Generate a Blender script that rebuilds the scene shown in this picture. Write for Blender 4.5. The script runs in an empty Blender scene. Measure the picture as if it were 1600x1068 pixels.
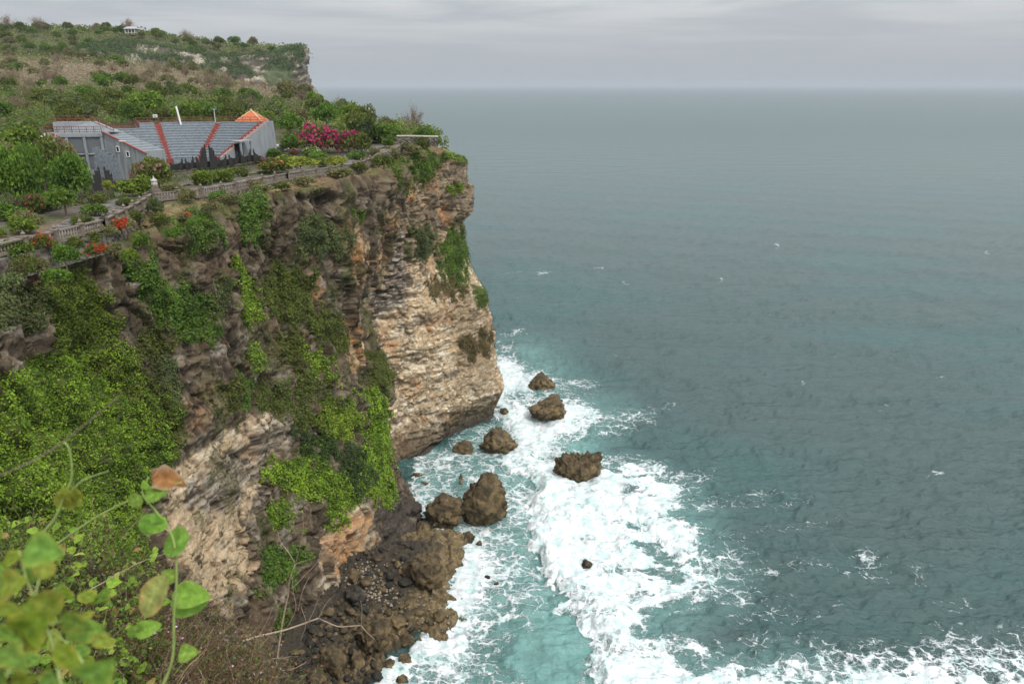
import bpy, math, random
import numpy as np
from mathutils import Vector, Matrix
from concurrent.futures import ThreadPoolExecutor
POOL = ThreadPoolExecutor(4)
random.seed(5); rng = np.random.default_rng(11)
SC = bpy.context.scene; COL = SC.collection
# ---------------------------------------------------------------- camera, sky, sun, exposure
F, CX, CY, HC = 1200.0, 800.0, 534.0, 75.0           # focal length and centre in photo pixels, eye height above the sea
PITCH = math.atan((534.0-133.0)/F)
cp, sp = math.cos(PITCH), math.sin(PITCH)
cam_d = bpy.data.cameras.new('camera'); cam = bpy.data.objects.new('camera', cam_d); COL.objects.link(cam)
cam.location = (0, 0, HC); cam.rotation_euler = (math.pi/2-PITCH, 0, 0)
cam_d.sensor_width = 36; cam_d.lens = 27.0; cam_d.clip_start = 0.05; cam_d.clip_end = 90000
cam_d.dof.use_dof = True; cam_d.dof.focus_distance = 60; cam_d.dof.aperture_fstop = 7.0
SC.camera = cam
SC.view_settings.view_transform = 'Standard'; SC.view_settings.look = 'None'
SC.view_settings.gamma = 1; SC.view_settings.use_curve_mapping = False; SC.view_settings.exposure = 0.42
SUN_EL, SUN_AZ = math.radians(52), math.radians(140)   # azimuth clockwise from +Y (north)
W = bpy.data.worlds.new('World'); SC.world = W; W.use_nodes = True
def build_world():
    nt = W.node_tree; nt.nodes.clear(); N = nt.nodes.new; L = nt.links.new
    out = N('ShaderNodeOutputWorld'); bg = N('ShaderNodeBackground'); L(bg.outputs[0], out.inputs[0])
    sky = N('ShaderNodeTexSky'); sky.sky_type = 'NISHITA'; sky.sun_disc = False
    sky.sun_elevation = SUN_EL; sky.sun_rotation = SUN_AZ; sky.air_density = 1; sky.dust_density = 4
    tc = N('ShaderNodeTexCoord'); sep = N('ShaderNodeSeparateXYZ'); L(tc.outputs['Generated'], sep.inputs[0])
    # cloud deck coordinates: direction / height, so that clouds flatten toward the horizon
    mx = N('ShaderNodeMath'); mx.operation = 'MAXIMUM'; L(sep.outputs[2], mx.inputs[0]); mx.inputs[1].default_value = 0.0
    ad = N('ShaderNodeMath'); ad.operation = 'ADD'; L(mx.outputs[0], ad.inputs[0]); ad.inputs[1].default_value = 0.06
    dv = N('ShaderNodeVectorMath'); dv.operation = 'DIVIDE'
    cmb = N('ShaderNodeCombineXYZ'); [L(ad.outputs[0], cmb.inputs[i]) for i in range(3)]
    L(tc.outputs['Generated'], dv.inputs[0]); L(cmb.outputs[0], dv.inputs[1])
    mp = N('ShaderNodeMapping'); mp.inputs['Scale'].default_value = (0.55, 0.8, 0.5); L(dv.outputs[0], mp.inputs[0])
    no = N('ShaderNodeTexNoise'); no.inputs['Scale'].default_value = 1.0; no.inputs['Detail'].default_value = 7
    no.inputs['Roughness'].default_value = 0.5; no.inputs['Distortion'].default_value = 0.5; L(mp.outputs[0], no.inputs['Vector'])
    mr = N('ShaderNodeMapRange'); mr.interpolation_type = 'SMOOTHSTEP'
    mr.inputs[1].default_value = 0.35; mr.inputs[2].default_value = 0.66; L(no.outputs[0], mr.inputs[0])
    c1 = N('ShaderNodeMix'); c1.data_type = 'RGBA'; L(mr.outputs[0], c1.inputs[0])
    c1.inputs[6].default_value = (4.6, 4.9, 5.25, 1); c1.inputs[7].default_value = (6.4, 6.55, 6.7, 1)
    # flatter grey toward the horizon
    hz = N('ShaderNodeMapRange'); hz.interpolation_type = 'SMOOTHSTEP'; L(sep.outputs[2], hz.inputs[0])
    hz.inputs[1].default_value = 0.015; hz.inputs[2].default_value = 0.11
    c2 = N('ShaderNodeMix'); c2.data_type = 'RGBA'; L(hz.outputs[0], c2.inputs[0])
    c2.inputs[6].default_value = (4.4, 4.72, 5.1, 1); L(c1.outputs[2], c2.inputs[7])
    # slightly brighter to the left (-X), as in the photograph
    # overcast sky: mostly cloud, a little of the clear sky's tint
    c3 = N('ShaderNodeMix'); c3.data_type = 'RGBA'; c3.inputs[0].default_value = 0.12
    L(c2.outputs[2], c3.inputs[6]); L(sky.outputs[0], c3.inputs[7])
    # the deck brightens overhead
    zb = N('ShaderNodeMapRange'); L(sep.outputs[2], zb.inputs[0]); zb.inputs[1].default_value = 0.15; zb.inputs[2].default_value = 0.8
    zb.inputs[3].default_value = 1.0; zb.inputs[4].default_value = 3.0
    sc_ = N('ShaderNodeVectorMath'); sc_.operation = 'SCALE'; L(c3.outputs[2], sc_.inputs[0]); L(zb.outputs[0], sc_.inputs['Scale'])
    L(sc_.outputs[0], bg.inputs[0]); bg.inputs[1].default_value = 0.085
build_world()
sd = bpy.data.lights.new('sun', 'SUN'); sd.energy = 1.5; sd.angle = math.radians(12); sd.color = (1.0, 0.97, 0.92)
sun = bpy.data.objects.new('sun', sd); COL.objects.link(sun)
_sd = Vector((math.sin(SUN_AZ)*math.cos(SUN_EL), math.cos(SUN_AZ)*math.cos(SUN_EL), math.sin(SUN_EL)))
sun.rotation_euler = _sd.to_track_quat('Z', 'Y').to_euler()

# ---------------------------------------------------------------- measuring helpers
def ray(u, v):
    x = (np.asarray(u, float)-CX)/F; y = -(np.asarray(v, float)-CY)/F
    return x, cp+y*sp, -sp+y*cp
def at(u, v, Y):
    x, dy, dz = ray(u, v); s = Y/dy
    return np.array([x*s, Y+0*s, HC+dz*s])
def at_z(u, v, z=0.0):
    x, dy, dz = ray(u, v); s = (z-HC)/dz
    return np.array([x*s, dy*s, z+0*s])
def proj(P):
    X, Y, Z = P[..., 0], P[..., 1], P[..., 2]-HC
    d = Y*cp - Z*sp; up = Y*sp + Z*cp
    d = np.where(np.abs(d) < 1e-3, 1e-3, d)
    return CX + F*X/d, CY - F*up/d
def pxm(Y): return Y/F                      # metres per photo pixel at distance Y (roughly)

# ---------------------------------------------------------------- noise (vectorised Perlin)
_pr = np.random.default_rng(3); _perm = _pr.permutation(256); _perm = np.concatenate([_perm, _perm, _perm])
_g = _pr.normal(size=(256, 3)); _g /= np.linalg.norm(_g, axis=1)[:, None]
_g = _g.astype(np.float32); _perm = _perm.astype(np.int32)
def _noise1(P):
    i = np.floor(P); f = (P-i).astype(np.float32); i = i.astype(np.int32) & 255
    w = f*f*f*(f*(f*6-15)+10); r = 0; x, y, z = f[:, 0], f[:, 1], f[:, 2]
    for dx in (0, 1):
        wx = w[:, 0] if dx else 1-w[:, 0]; a = _perm[(i[:, 0]+dx) & 255]
        for dy in (0, 1):
            wy = wx*(w[:, 1] if dy else 1-w[:, 1]); b = _perm[a+((i[:, 1]+dy) & 255)]
            for dz in (0, 1):
                g = _g[_perm[b+((i[:, 2]+dz) & 255)]]
                r = r+(wy*(w[:, 2] if dz else 1-w[:, 2]))*(g[:, 0]*(x-dx)+g[:, 1]*(y-dy)+g[:, 2]*(z-dz))
    return r*1.5
def noise(P, seed=0.0):
    P = np.asarray(P, float)+seed*17.13; sh = P.shape[:-1]; Q = P.reshape(-1, 3); n = len(Q)
    if n <= 16384: return _noise1(Q).astype(float).reshape(sh)
    out = np.empty(n); jobs = list(range(0, n, 16384))
    def go(k): out[k:k+16384] = _noise1(Q[k:k+16384])
    list(POOL.map(go, jobs)); return out.reshape(sh)
def worley(P, seed=0.0):
    """nearest random cell: a random number per cell, a random tilt per cell, distance"""
    P = np.asarray(P, float)+seed*13.7; sh = P.shape[:-1]; Q = P.reshape(-1, 3); n = len(Q); R = np.empty(n); T = np.empty(n); E = np.empty(n)
    def go(k):
        q = Q[k:k+16384]; i = np.floor(q); best = np.full(len(q), 9.); b2 = best.copy(); rr = np.zeros(len(q)); tt = np.zeros(len(q)); ii = i.astype(np.int32)
        for dx in (-1, 0, 1):
            for dy in (-1, 0, 1):
                for dz in (-1, 0, 1):
                    h = _perm[_perm[_perm[(ii[:, 0]+dx) & 255]+((ii[:, 1]+dy) & 255)]+((ii[:, 2]+dz) & 255)]
                    c = i+np.array([dx, dy, dz])+.5+_g[h]*.42; d = q-c; dd = (d*d).sum(1); m = dd < best
                    b2 = np.where(m, best, np.minimum(b2, dd)); best = np.where(m, dd, best); rr = np.where(m, h/255., rr); g2 = _g[(h*7+31) & 255]; tt = np.where(m, (d*g2).sum(1), tt)
        R[k:k+16384] = rr; T[k:k+16384] = tt; E[k:k+16384] = np.sqrt(b2)-np.sqrt(best)
    list(POOL.map(go, range(0, n, 16384))); return R.reshape(sh), T.reshape(sh), E.reshape(sh)
def fbm(P, o=4, gain=0.5, seed=0.0):
    r = 0; a = 1.0; P = np.asarray(P, float)
    for k in range(o): r = r+a*noise(P, seed+k*3.1); P = P*2.03; a *= gain
    return r
def ridged(P, o=4, gain=0.5, seed=0.0):
    r = 0; a = 1.0; P = np.asarray(P, float)
    for k in range(o): r = r+a*(1-2*np.abs(noise(P, seed+k*3.1))); P = P*2.07; a *= gain
    return r
def sstep(x, a, b):
    t = np.clip((x-a)/(b-a), 0, 1); return t*t*(3-2*t)
def mixc(a, b, t): return a+(b-a)*np.asarray(t)[..., None]
def inpoly(px, py, poly):
    c = np.zeros(np.shape(px), bool); n = len(poly)
    for k in range(n):
        x0, y0 = poly[k]; x1, y1 = poly[(k+1) % n]
        if y0 == y1: continue
        c ^= ((y0 > py) != (y1 > py)) & (px < (x1-x0)*(py-y0)/(y1-y0)+x0)
    return c
def segd(px, py, pts, closed=False):
    d = np.full(np.shape(px), 1e9); n = len(pts)
    for k in range(n if closed else n-1):
        x0, y0 = pts[k]; x1, y1 = pts[(k+1) % n]; ex, ey = x1-x0, y1-y0
        t = np.clip(((px-x0)*ex+(py-y0)*ey)/max(ex*ex+ey*ey, 1e-9), 0, 1)
        d = np.minimum(d, np.hypot(px-x0-t*ex, py-y0-t*ey))
    return d
def sdpoly(px, py, poly):                    # negative inside
    d = segd(px, py, poly, True); return np.where(inpoly(px, py, poly), -d, d)

# ---------------------------------------------------------------- mesh helpers
def tag(o, label=None, cat=None, group=None, kind=None):
    if label: o['label'] = label
    if cat: o['category'] = cat
    if group: o['group'] = group
    if kind: o['kind'] = kind
    return o
def mesh_np(name, V, Fc, mat, col=None, attrs=None, smooth=True):
    V = np.asarray(V, np.float32).reshape(-1, 3); Fc = np.asarray(Fc, np.int32); k = Fc.shape[1]
    me = bpy.data.meshes.new(name); me.vertices.add(len(V)); me.vertices.foreach_set('co', V.ravel())
    me.loops.add(Fc.size); me.loops.foreach_set('vertex_index', Fc.ravel())
    me.polygons.add(len(Fc)); me.polygons.foreach_set('loop_start', np.arange(0, Fc.size, k, dtype=np.int32))
    me.polygons.foreach_set('use_smooth', np.full(len(Fc), smooth))
    if col is not None:
        c = np.ones((len(V), 4), np.float32); c[:, :3] = np.clip(np.asarray(col).reshape(-1, 3), 0, 1)
        me.attributes.new('Col', 'FLOAT_COLOR', 'POINT').data.foreach_set('color', c.ravel())
    for nm, a in (attrs or {}).items():
        me.attributes.new(nm, 'FLOAT', 'POINT').data.foreach_set('value', np.asarray(a, np.float32).ravel())
    me.update(calc_edges=True)
    if mat: me.materials.append(mat)
    return me
def obj(name, me, parent=None, loc=None):
    o = bpy.data.objects.new(name, me); COL.objects.link(o); o.parent = parent
    if loc is not None: o.location = loc
    return o
def empty(name, loc=(0, 0, 0), rz=0.0, label=None, cat=None, group=None, scale=None):
    o = bpy.data.objects.new(name, None); COL.objects.link(o); o.location = loc; o.rotation_euler = (0, 0, rz); o.empty_display_size = .2
    if scale is not None: o.scale = scale if hasattr(scale, '__len__') else (scale,)*3
    return tag(o, label, cat, group)
def grid_faces(nr, nc, flip=False):
    a = np.arange(nr*nc).reshape(nr, nc)
    q = np.stack([a[:-1, :-1], a[:-1, 1:], a[1:, 1:], a[1:, :-1]], -1).reshape(-1, 4)
    return q[:, ::-1] if flip else q
class MB:                                     # collects boxes, prisms and tubes, builds ONE mesh
    def __init__(s): s.v = []; s.f = []
    def add(s, V, Fc):
        n = len(s.v); s.v += [tuple(map(float, p)) for p in V]; s.f += [tuple(i+n for i in f) for f in Fc]; return s
    def box(s, c, d, rz=0.0, taper=1.0):
        ca, sa = math.cos(rz), math.sin(rz); V = []
        for z, t in ((-.5, 1), (.5, taper)):
            for x, y in ((-.5, -.5), (.5, -.5), (.5, .5), (-.5, .5)):
                X, Y = x*d[0]*t, y*d[1]*t; V.append((c[0]+X*ca-Y*sa, c[1]+X*sa+Y*ca, c[2]+z*d[2]))
        return s.add(V, [(3, 2, 1, 0), (4, 5, 6, 7), (0, 1, 5, 4), (1, 2, 6, 5), (2, 3, 7, 6), (3, 0, 4, 7)])
    def bar(s, a, b, w, h):                  # box beam from a to b
        a = Vector(a); b = Vector(b); d = (b-a).normalized(); side = d.cross(Vector((0, 0, 1)))
        side = side.normalized() if side.length > 1e-4 else Vector((1, 0, 0)); up = side.cross(d)
        V = [p+side*x*w/2+up*z*h/2 for p in (a, b) for x, z in ((-1, -1), (1, -1), (1, 1), (-1, 1))]
        return s.add(V, [(3, 2, 1, 0), (4, 5, 6, 7), (0, 1, 5, 4), (1, 2, 6, 5), (2, 3, 7, 6), (3, 0, 4, 7)])
    def tube(s, pts, r, n=7):
        pts = [Vector(p) for p in pts]; R = r if hasattr(r, '__len__') else [r]*len(pts); V = []; Fc = []
        ref = Vector((.37, .21, .9)).normalized()
        for k, p in enumerate(pts):
            d = (pts[min(k+1, len(pts)-1)]-pts[max(k-1, 0)]).normalized(); a = d.cross(ref).normalized(); b = d.cross(a)
            V += [p+(a*math.cos(t)+b*math.sin(t))*R[k] for t in (2*math.pi*j/n for j in range(n))]
        for k in range(len(pts)-1):
            for j in range(n): q = (j+1) % n; Fc.append((k*n+j, k*n+q, k*n+n+q, k*n+n+j))
        Fc.append(tuple(range(n-1, -1, -1))); Fc.append(tuple((len(pts)-1)*n+j for j in range(n)))
        return s.add(V, Fc)
    def lathe(s, c, prof, n=8):              # prof: (radius, z)
        V = [(c[0]+r*math.cos(2*math.pi*j/n), c[1]+r*math.sin(2*math.pi*j/n), c[2]+z) for r, z in prof for j in range(n)]; Fc = []
        for k in range(len(prof)-1):
            for j in range(n): q = (j+1) % n; Fc.append((k*n+j, k*n+q, k*n+n+q, k*n+n+j))
        Fc.append(tuple(range(n-1, -1, -1))); Fc.append(tuple((len(prof)-1)*n+j for j in range(n)))
        return s.add(V, Fc)
    def prism(s, poly, off):                 # planar polygon pushed by vector off
        n = len(poly); V = [Vector(p) for p in poly]; V += [p+Vector(off) for p in V]
        return s.add(V, [tuple(range(n-1, -1, -1)), tuple(range(n, 2*n))]+[(k, (k+1) % n, n+(k+1) % n, n+k) for k in range(n)])
    def build(s, name, mat, parent=None, smooth=False):
        me = bpy.data.meshes.new(name); me.from_pydata(s.v, [], s.f); me.update()
        import bmesh
        bm = bmesh.new(); bm.from_mesh(me); bmesh.ops.recalc_face_normals(bm, faces=bm.faces); bm.to_mesh(me); bm.free()
        if smooth: me.polygons.foreach_set('use_smooth', [True]*len(me.polygons))
        me.materials.append(mat); return obj(name, me, parent)

# ---------------------------------------------------------------- materials
def nodes(name):
    m = bpy.data.materials.new(name); m.use_nodes = True; nt = m.node_tree
    return m, nt, nt.nodes['Principled BSDF']
def tex_noise(nt, scale, detail=5, rough=.6, vec=None, stretch=None):
    n = nt.nodes.new('ShaderNodeTexNoise'); n.inputs['Scale'].default_value = scale; n.inputs['Detail'].default_value = detail; n.inputs['Roughness'].default_value = rough
    if vec is None:
        g = nt.nodes.new('ShaderNodeNewGeometry'); vec = g.outputs['Position']
    if stretch:
        mp = nt.nodes.new('ShaderNodeMapping'); mp.inputs['Scale'].default_value = stretch; nt.links.new(vec, mp.inputs[0]); vec = mp.outputs[0]
    nt.links.new(vec, n.inputs['Vector']); return n
def maprange(nt, src, a, b, c, d, smooth=False):
    m = nt.nodes.new('ShaderNodeMapRange'); nt.links.new(src, m.inputs[0])
    if smooth: m.interpolation_type = 'SMOOTHSTEP'
    for i, x in enumerate((a, b, c, d)): m.inputs[1+i].default_value = x
    return m.outputs[0]
def math_n(nt, op, a, b):
    m = nt.nodes.new('ShaderNodeMath'); m.operation = op
    for i, x in enumerate((a, b)):
        if hasattr(x, 'is_output'): nt.links.new(x, m.inputs[i])
        else: m.inputs[i].default_value = x
    return m.outputs[0]
def mix_n(nt, fac, a, b):
    m = nt.nodes.new('ShaderNodeMix'); m.data_type = 'RGBA'
    for i, x in ((0, fac), (6, a), (7, b)):
        if hasattr(x, 'is_output'): nt.links.new(x, m.inputs[i])
        else: m.inputs[i].default_value = x if i == 0 else (*x[:3], 1)
    return m.outputs[2]
def scale_n(nt, c, f):
    m = nt.nodes.new('ShaderNodeVectorMath'); m.operation = 'SCALE'
    if hasattr(c, 'is_output'): nt.links.new(c, m.inputs[0])
    else: m.inputs[0].default_value = c[:3]
    nt.links.new(f, m.inputs['Scale']); return m.outputs[0]
def bump(nt, b, h, strength, dist):
    n = nt.nodes.new('ShaderNodeBump'); n.inputs['Strength'].default_value = strength; n.inputs['Distance'].default_value = dist
    nt.links.new(h, n.inputs['Height']); nt.links.new(n.outputs[0], b.inputs['Normal']); return n
def mat_plain(name, col, rough=.8, var=.25, scale=3.0, bs=.0, metal=0, stretch=None, col2=None):
    m, nt, b = nodes(name); n = tex_noise(nt, scale, 6, .65, stretch=stretch)
    f = maprange(nt, n.outputs[0], .3, .7, 1-var, 1+var)
    if col2: c = mix_n(nt, maprange(nt, n.outputs[0], .4, .62, 0, 1), col, col2)
    else: c = col
    nt.links.new(scale_n(nt, c, f), b.inputs['Base Color']); b.inputs['Roughness'].default_value = rough; b.inputs['Metallic'].default_value = metal
    b.inputs['Specular IOR Level'].default_value = .3
    if bs: bump(nt, b, n.outputs[0], bs, .05)
    return m
def mat_attr(name, rough=.95, scale=2.0, bs=.6, bd=.15, var=.3):
    m, nt, b = nodes(name); a = nt.nodes.new('ShaderNodeAttribute'); a.attribute_name = 'Col'
    n = tex_noise(nt, scale, 9, .72); n2 = tex_noise(nt, scale*4.3, 5, .7)
    f = math_n(nt, 'MULTIPLY', maprange(nt, n.outputs[0], .3, .7, 1-var, 1+var), maprange(nt, n2.outputs[0], .3, .7, 1-var*.6, 1+var*.6))
    nt.links.new(scale_n(nt, a.outputs['Color'], f), b.inputs['Base Color']); b.inputs['Roughness'].default_value = rough
    b.inputs['Specular IOR Level'].default_value = .15
    bump(nt, b, math_n(nt, 'ADD', n.outputs[0], n2.outputs[0]), bs, bd); return m
def mat_leaf(name, trans=.35, rough=.55, tint=(1, 1, 1), objvar=.25, spec=.25):
    m, nt, b = nodes(name); out = nt.nodes['Material Output']
    a = nt.nodes.new('ShaderNodeAttribute'); a.attribute_name = 'Col'
    oi = nt.nodes.new('ShaderNodeObjectInfo'); f = maprange(nt, oi.outputs['Random'], 0, 1, 1-objvar, 1+objvar)
    hs = nt.nodes.new('ShaderNodeHueSaturation'); nt.links.new(maprange(nt, oi.outputs['Random'], 0, 1, .5-.03*objvar*4, .5+.002*objvar*4), hs.inputs['Hue'])
    nt.links.new(a.outputs['Color'], hs.inputs['Color']); c = scale_n(nt, hs.outputs[0], f)
    if name == 'vine_leaf':
        tcn = nt.nodes.new('ShaderNodeTexCoord'); ln = tex_noise(nt, 5, 6, .7, tcn.outputs['Object']); ls_ = tex_noise(nt, 14, 3, .6, tcn.outputs['Object']); c = scale_n(nt, c, maprange(nt, ln.outputs[0], .3, .7, .65, 1.35)); c = mix_n(nt, maprange(nt, ls_.outputs[0], .66, .72, 0, .8), c, (.16, .09, .03)); bump(nt, b, ln.outputs[0], .5, .03)
    nt.links.new(c, b.inputs['Base Color']); b.inputs['Roughness'].default_value = rough; b.inputs['Specular IOR Level'].default_value = spec
    t = nt.nodes.new('ShaderNodeBsdfTranslucent'); nt.links.new(c, t.inputs[0])
    mx = nt.nodes.new('ShaderNodeMixShader'); mx.inputs[0].default_value = trans
    nt.links.new(b.outputs[0], mx.inputs[1]); nt.links.new(t.outputs[0], mx.inputs[2]); nt.links.new(mx.outputs[0], out.inputs[0]); return m
M_ROCK = mat_attr('weathered_limestone', scale=1.3, bs=.7, bd=.22, var=.42)
M_BOULDER = mat_attr('boulder_rock', scale=2.2, bs=.9, bd=.18, var=.35)
M_GROUND = mat_attr('soil_and_dry_grass', scale=1.6, bs=.8, bd=.15, var=.35)
M_LEAF = mat_leaf('foliage', objvar=.14); M_FLOWER = mat_leaf('flower', .4, .6, objvar=.05)
M_NEARLEAF = mat_leaf('vine_leaf', .42, .6, objvar=.12, spec=.12)
M_BARK = mat_plain('bark', (.16, .12, .09), .9, .35, 6, .5)
M_DEADWOOD = mat_plain('dead_wood', (.30, .225, .16), .85, .3, 25, .3)
M_VINESTEM = mat_plain('vine_stem', (.26, .34, .10), .6, .2, 40)
# ================================================================ THE CLIFF
def P3(*a): return np.array(a, float)
def sec(*pts, foot=None, wp=None):
    if wp is not None: out = [P3(*p) for p in wp]
    else:
        out = [at(u, v, Y) for u, v, Y in pts]
        if foot: out.append(at_z(foot[0], foot[1], 0.0))
    return np.array(out)
SECS = [
 sec(wp=[(30, -30, 70), (32, -24, 40), (34, -18, 0)]),
 sec(wp=[(6, -2, 70), (8, 2, 40), (12, 8, 0)]),
 sec(wp=[(-2, 4.6, 68.5), (-1, 7, 40), (2, 14, 0)]),
 sec(wp=[(-14, 8, 66), (-12, 12, 40), (-10, 20, 0)]),
 sec(wp=[(-34, 24, 61), (-31, 27, 40), (-26, 32, 0)]),
 sec(wp=[(-42, 48, 59.5), (-39, 45, 46), (-36, 43, 30), (-30, 42, 0)]),
 sec((0, 452, 62), (0, 560, 59), (0, 650, 56), (0, 850, 50), (0, 1068, 45), (20, 1300, 44)),
 sec((130, 405, 72), (130, 520, 70), (120, 650, 66), (120, 850, 59), (150, 1068, 55), (200, 1250, 58)),
 sec((250, 357, 85), (250, 500, 82), (235, 650, 77), (260, 800, 74), (300, 950, 72), (340, 1068, 70), foot=(370, 1120)),
 sec((400, 309, 104), (400, 400, 102.5), (410, 550, 99), (420, 700, 94), (395, 850, 86), (430, 950, 86), foot=(470, 1000)),
 sec((500, 293, 115), (500, 400, 115), (505, 550, 112), (500, 700, 107), (520, 850, 101), foot=(555, 905)),
 sec((580, 274, 132), (575, 400, 130), (562, 480, 126), (570, 600, 124), (590, 700, 122), (615, 790, 119.5), foot=(632, 838)),
 sec((628, 262, 143), (622, 330, 139), (604, 400, 136), (577, 480, 132), (595, 590, 129), (600, 700, 127), (632, 765, 125.5), foot=(642, 800)),
 sec((620, 255, 152), (612, 330, 149), (598, 400, 147), (546, 490, 143), (575, 600, 141), (590, 700, 141), foot=(615, 738)),
 sec((636, 245, 157), (622, 330, 153), (612, 400, 151), (572, 500, 147), (600, 600, 146), (616, 680, 145), foot=(640, 725)),
 sec((660, 237, 163), (655, 330, 159), (655, 400, 157), (662, 500, 153.5), (665, 600, 152), (682, 660, 153), foot=(695, 690)),
 sec((694, 240, 169), (694, 330, 166), (693, 400, 164), (712, 500, 160.5), (727, 600, 159), (735, 645, 161), foot=(738, 668)),
 sec((721, 248, 172), (722, 290, 171), (731, 325, 170.5), (718, 348, 172), (722, 400, 170), (736, 430, 169.5), (754, 465, 168.5), (765, 520, 168), (776, 565, 167.5), (786, 606, 167), (782, 625, 168.5), foot=(777, 650)),
 sec((716, 246, 178), (722, 300, 178), (710, 350, 180), (722, 420, 178), (750, 480, 177), (760, 540, 177), (770, 590, 176), foot=(766, 630)),
 sec((690, 236, 192), (690, 330, 190), (700, 420, 190), (730, 520, 188), foot=(740, 595)),
 sec((630, 205, 235), (640, 300, 235), (650, 400, 232), foot=(680, 500)),
 sec((512, 194, 300), (520, 260, 300), foot=(530, 390)),
 sec((462, 170, 420), (470, 230, 420), foot=(478, 300)),
]
ISB0 = 12.6
def resample(P, n):
    d = np.r_[0, np.cumsum(np.linalg.norm(np.diff(P, axis=0), axis=1))]; t = np.linspace(0, d[-1], n)
    m = np.zeros_like(P); m[1:-1] = (P[2:]-P[:-2])/(d[2:]-d[:-2])[:, None]; m[0] = (P[1]-P[0])/(d[1]-d[0]); m[-1] = (P[-1]-P[-2])/(d[-1]-d[-2])
    k = np.clip(np.searchsorted(d, t, 'right')-1, 0, len(P)-2); h = (d[k+1]-d[k])[:, None]; s = (t-d[k])[:, None]/h
    return (2*s**3-3*s*s+1)*P[k]+(s**3-2*s*s+s)*h*m[k]+(-2*s**3+3*s*s)*P[k+1]+(s**3-s*s)*h*m[k+1]
def hermite_cols(S, counts):
    # S: (ns, nr, 3) -> columns between the sections
    ns = len(S); d = np.linalg.norm(np.diff(S, axis=0), axis=2).mean(1)+1e-6; D = np.r_[0, np.cumsum(d)]
    m = np.zeros_like(S); m[1:-1] = (S[2:]-S[:-2])/(D[2:]-D[:-2])[:, None, None]; m[0] = (S[1]-S[0])/d[0]; m[-1] = (S[-1]-S[-2])/d[-1]
    out = []; par = []
    for k in range(ns-1):
        n = counts[k]; e = (k == ns-2)
        for s in np.linspace(0, 1, n+1)[:None if e else -1]:
            h = d[k]; out.append((2*s**3-3*s*s+1)*S[k]+(s**3-2*s*s+s)*h*m[k]+(-2*s**3+3*s*s)*S[k+1]+(s**3-s*s)*h*m[k+1]); par.append(k+s)
    return np.array(out), np.array(par)
def build_sections(secs, NR, dens=0.95, top=6.0, low=-5.0, cmin=3, cmax=150):
    rim = np.array([s[0] for s in secs]); tg = np.gradient(rim[:, :2], axis=0); tg /= np.linalg.norm(tg, axis=1)[:, None]
    inl = np.stack([-tg[:, 1], tg[:, 0], 0*tg[:, 0]], 1); R = []
    ntop = 14
    for s, n in zip(secs, inl):
        end = s[-1]+(-n*1.5)+np.array([0, 0, low-s[-1][2]])
        up = np.array([s[0]+n*top*a+np.array([0, 0, -1.6*a*a]) for a in np.linspace(1, 0, ntop+1)[:-1]])
        body = resample(np.vstack([s, end]), NR-ntop)
        R.append(np.vstack([up, body]))
    S = np.array(R); cnt = []
    for k in range(len(S)-1):
        u0, v0 = proj(S[k, ntop:]); u1, v1 = proj(S[k+1, ntop:]); w = np.clip(np.median(np.hypot(u1-u0, v1-v0)), 0, 1e4)
        cnt.append(int(np.clip(w*dens, cmin, cmax)))
    G, par = hermite_cols(S, cnt); return G, par
G, par = build_sections(SECS, 440)
NCc, NRc = G.shape[:2]
dS = np.gradient(G, axis=0); dT = np.gradient(G, axis=1); Nn = np.cross(dT, dS)
def blur(A, n):
    for _ in range(n):
        A = (np.roll(A, 1, 0)+A+np.roll(A, -1, 0))/3; A = (np.roll(A, 1, 1)+A+np.roll(A, -1, 1))/3
    return A
Nn /= np.linalg.norm(Nn, axis=2)[..., None]+1e-9; Nn = blur(Nn, 6); Nn /= np.linalg.norm(Nn, axis=2)[..., None]+1e-9
PU, PV = proj(G); PARc = np.repeat(par[:, None], NRc, 1); isB = sstep(PARc, 12.4, 13.2)
inview = ((par > 4.5) & (par < 19.5))[:, None]
fine = np.where(PARc > 5.5, 1.0, .4)
S3 = lambda a, b, c: np.array([a, b, c])
Z = G[..., 2]
warp = fbm(G*S3(.05, .05, .05), 3)
wz = G + 2.2*np.stack([fbm(G*.18, 3, seed=1), fbm(G*.18, 3, seed=2), 0.5*fbm(G*.18, 3, seed=3)], -1)
big = fbm(wz*S3(.045, .045, .03), 3, seed=4)*2.6
flute = ridged(wz*S3(.20, .20, .045), 4, .55, seed=5)
mid = ridged(wz*.21, 4, .55, seed=6)
blk = fbm(wz*S3(.5, .5, .38), 4, .6, seed=7)
fin = ridged(G*S3(1.5, 1.5, 1.9), 4, .62, seed=8)
wr, wt, we = worley(wz*S3(.30, .30, .14), 1); wr2, wt2, we2 = worley(G*S3(.9, .9, .55)+.35*blk[..., None], 2)
facet = (wr-.5)*1.5+wt*1.6-.5*(1-sstep(we, 0, .12)); facet2 = (wr2-.5)*.55+wt2*.8-.25*(1-sstep(we2, 0, .12))
hb = Z + 1.6*warp + .9*fbm(G*.11, 3, seed=9) + .06*(G[..., 1]-150)
def strata(h, per, sharp, seed):
    k = h/per; ki = np.floor(k); f = k-ki
    amp = noise(np.stack([ki*1.7, G[..., 1]*.04, G[..., 0]*.04], -1), seed)
    return (amp*.9+.35)*sstep(f, 0, sharp)*sstep(1-f, 0, .1)
st = strata(hb, 4.2, .30, 10)*.95+strata(hb+.3*blk, 1.5, .35, 11)*.62+strata(hb+.2*fin, .6, .4, 12)*.16
bm_ = .12+.95*sstep(fbm(G*.07, 3, seed=13), -.15, .4)     # strata fade in and out
wr3, wt3, we3 = worley(wz*S3(.15, .15, .055)+.12*blk[..., None], 9); crack = (1-sstep(we3, 0, .07))*1.3
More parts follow.
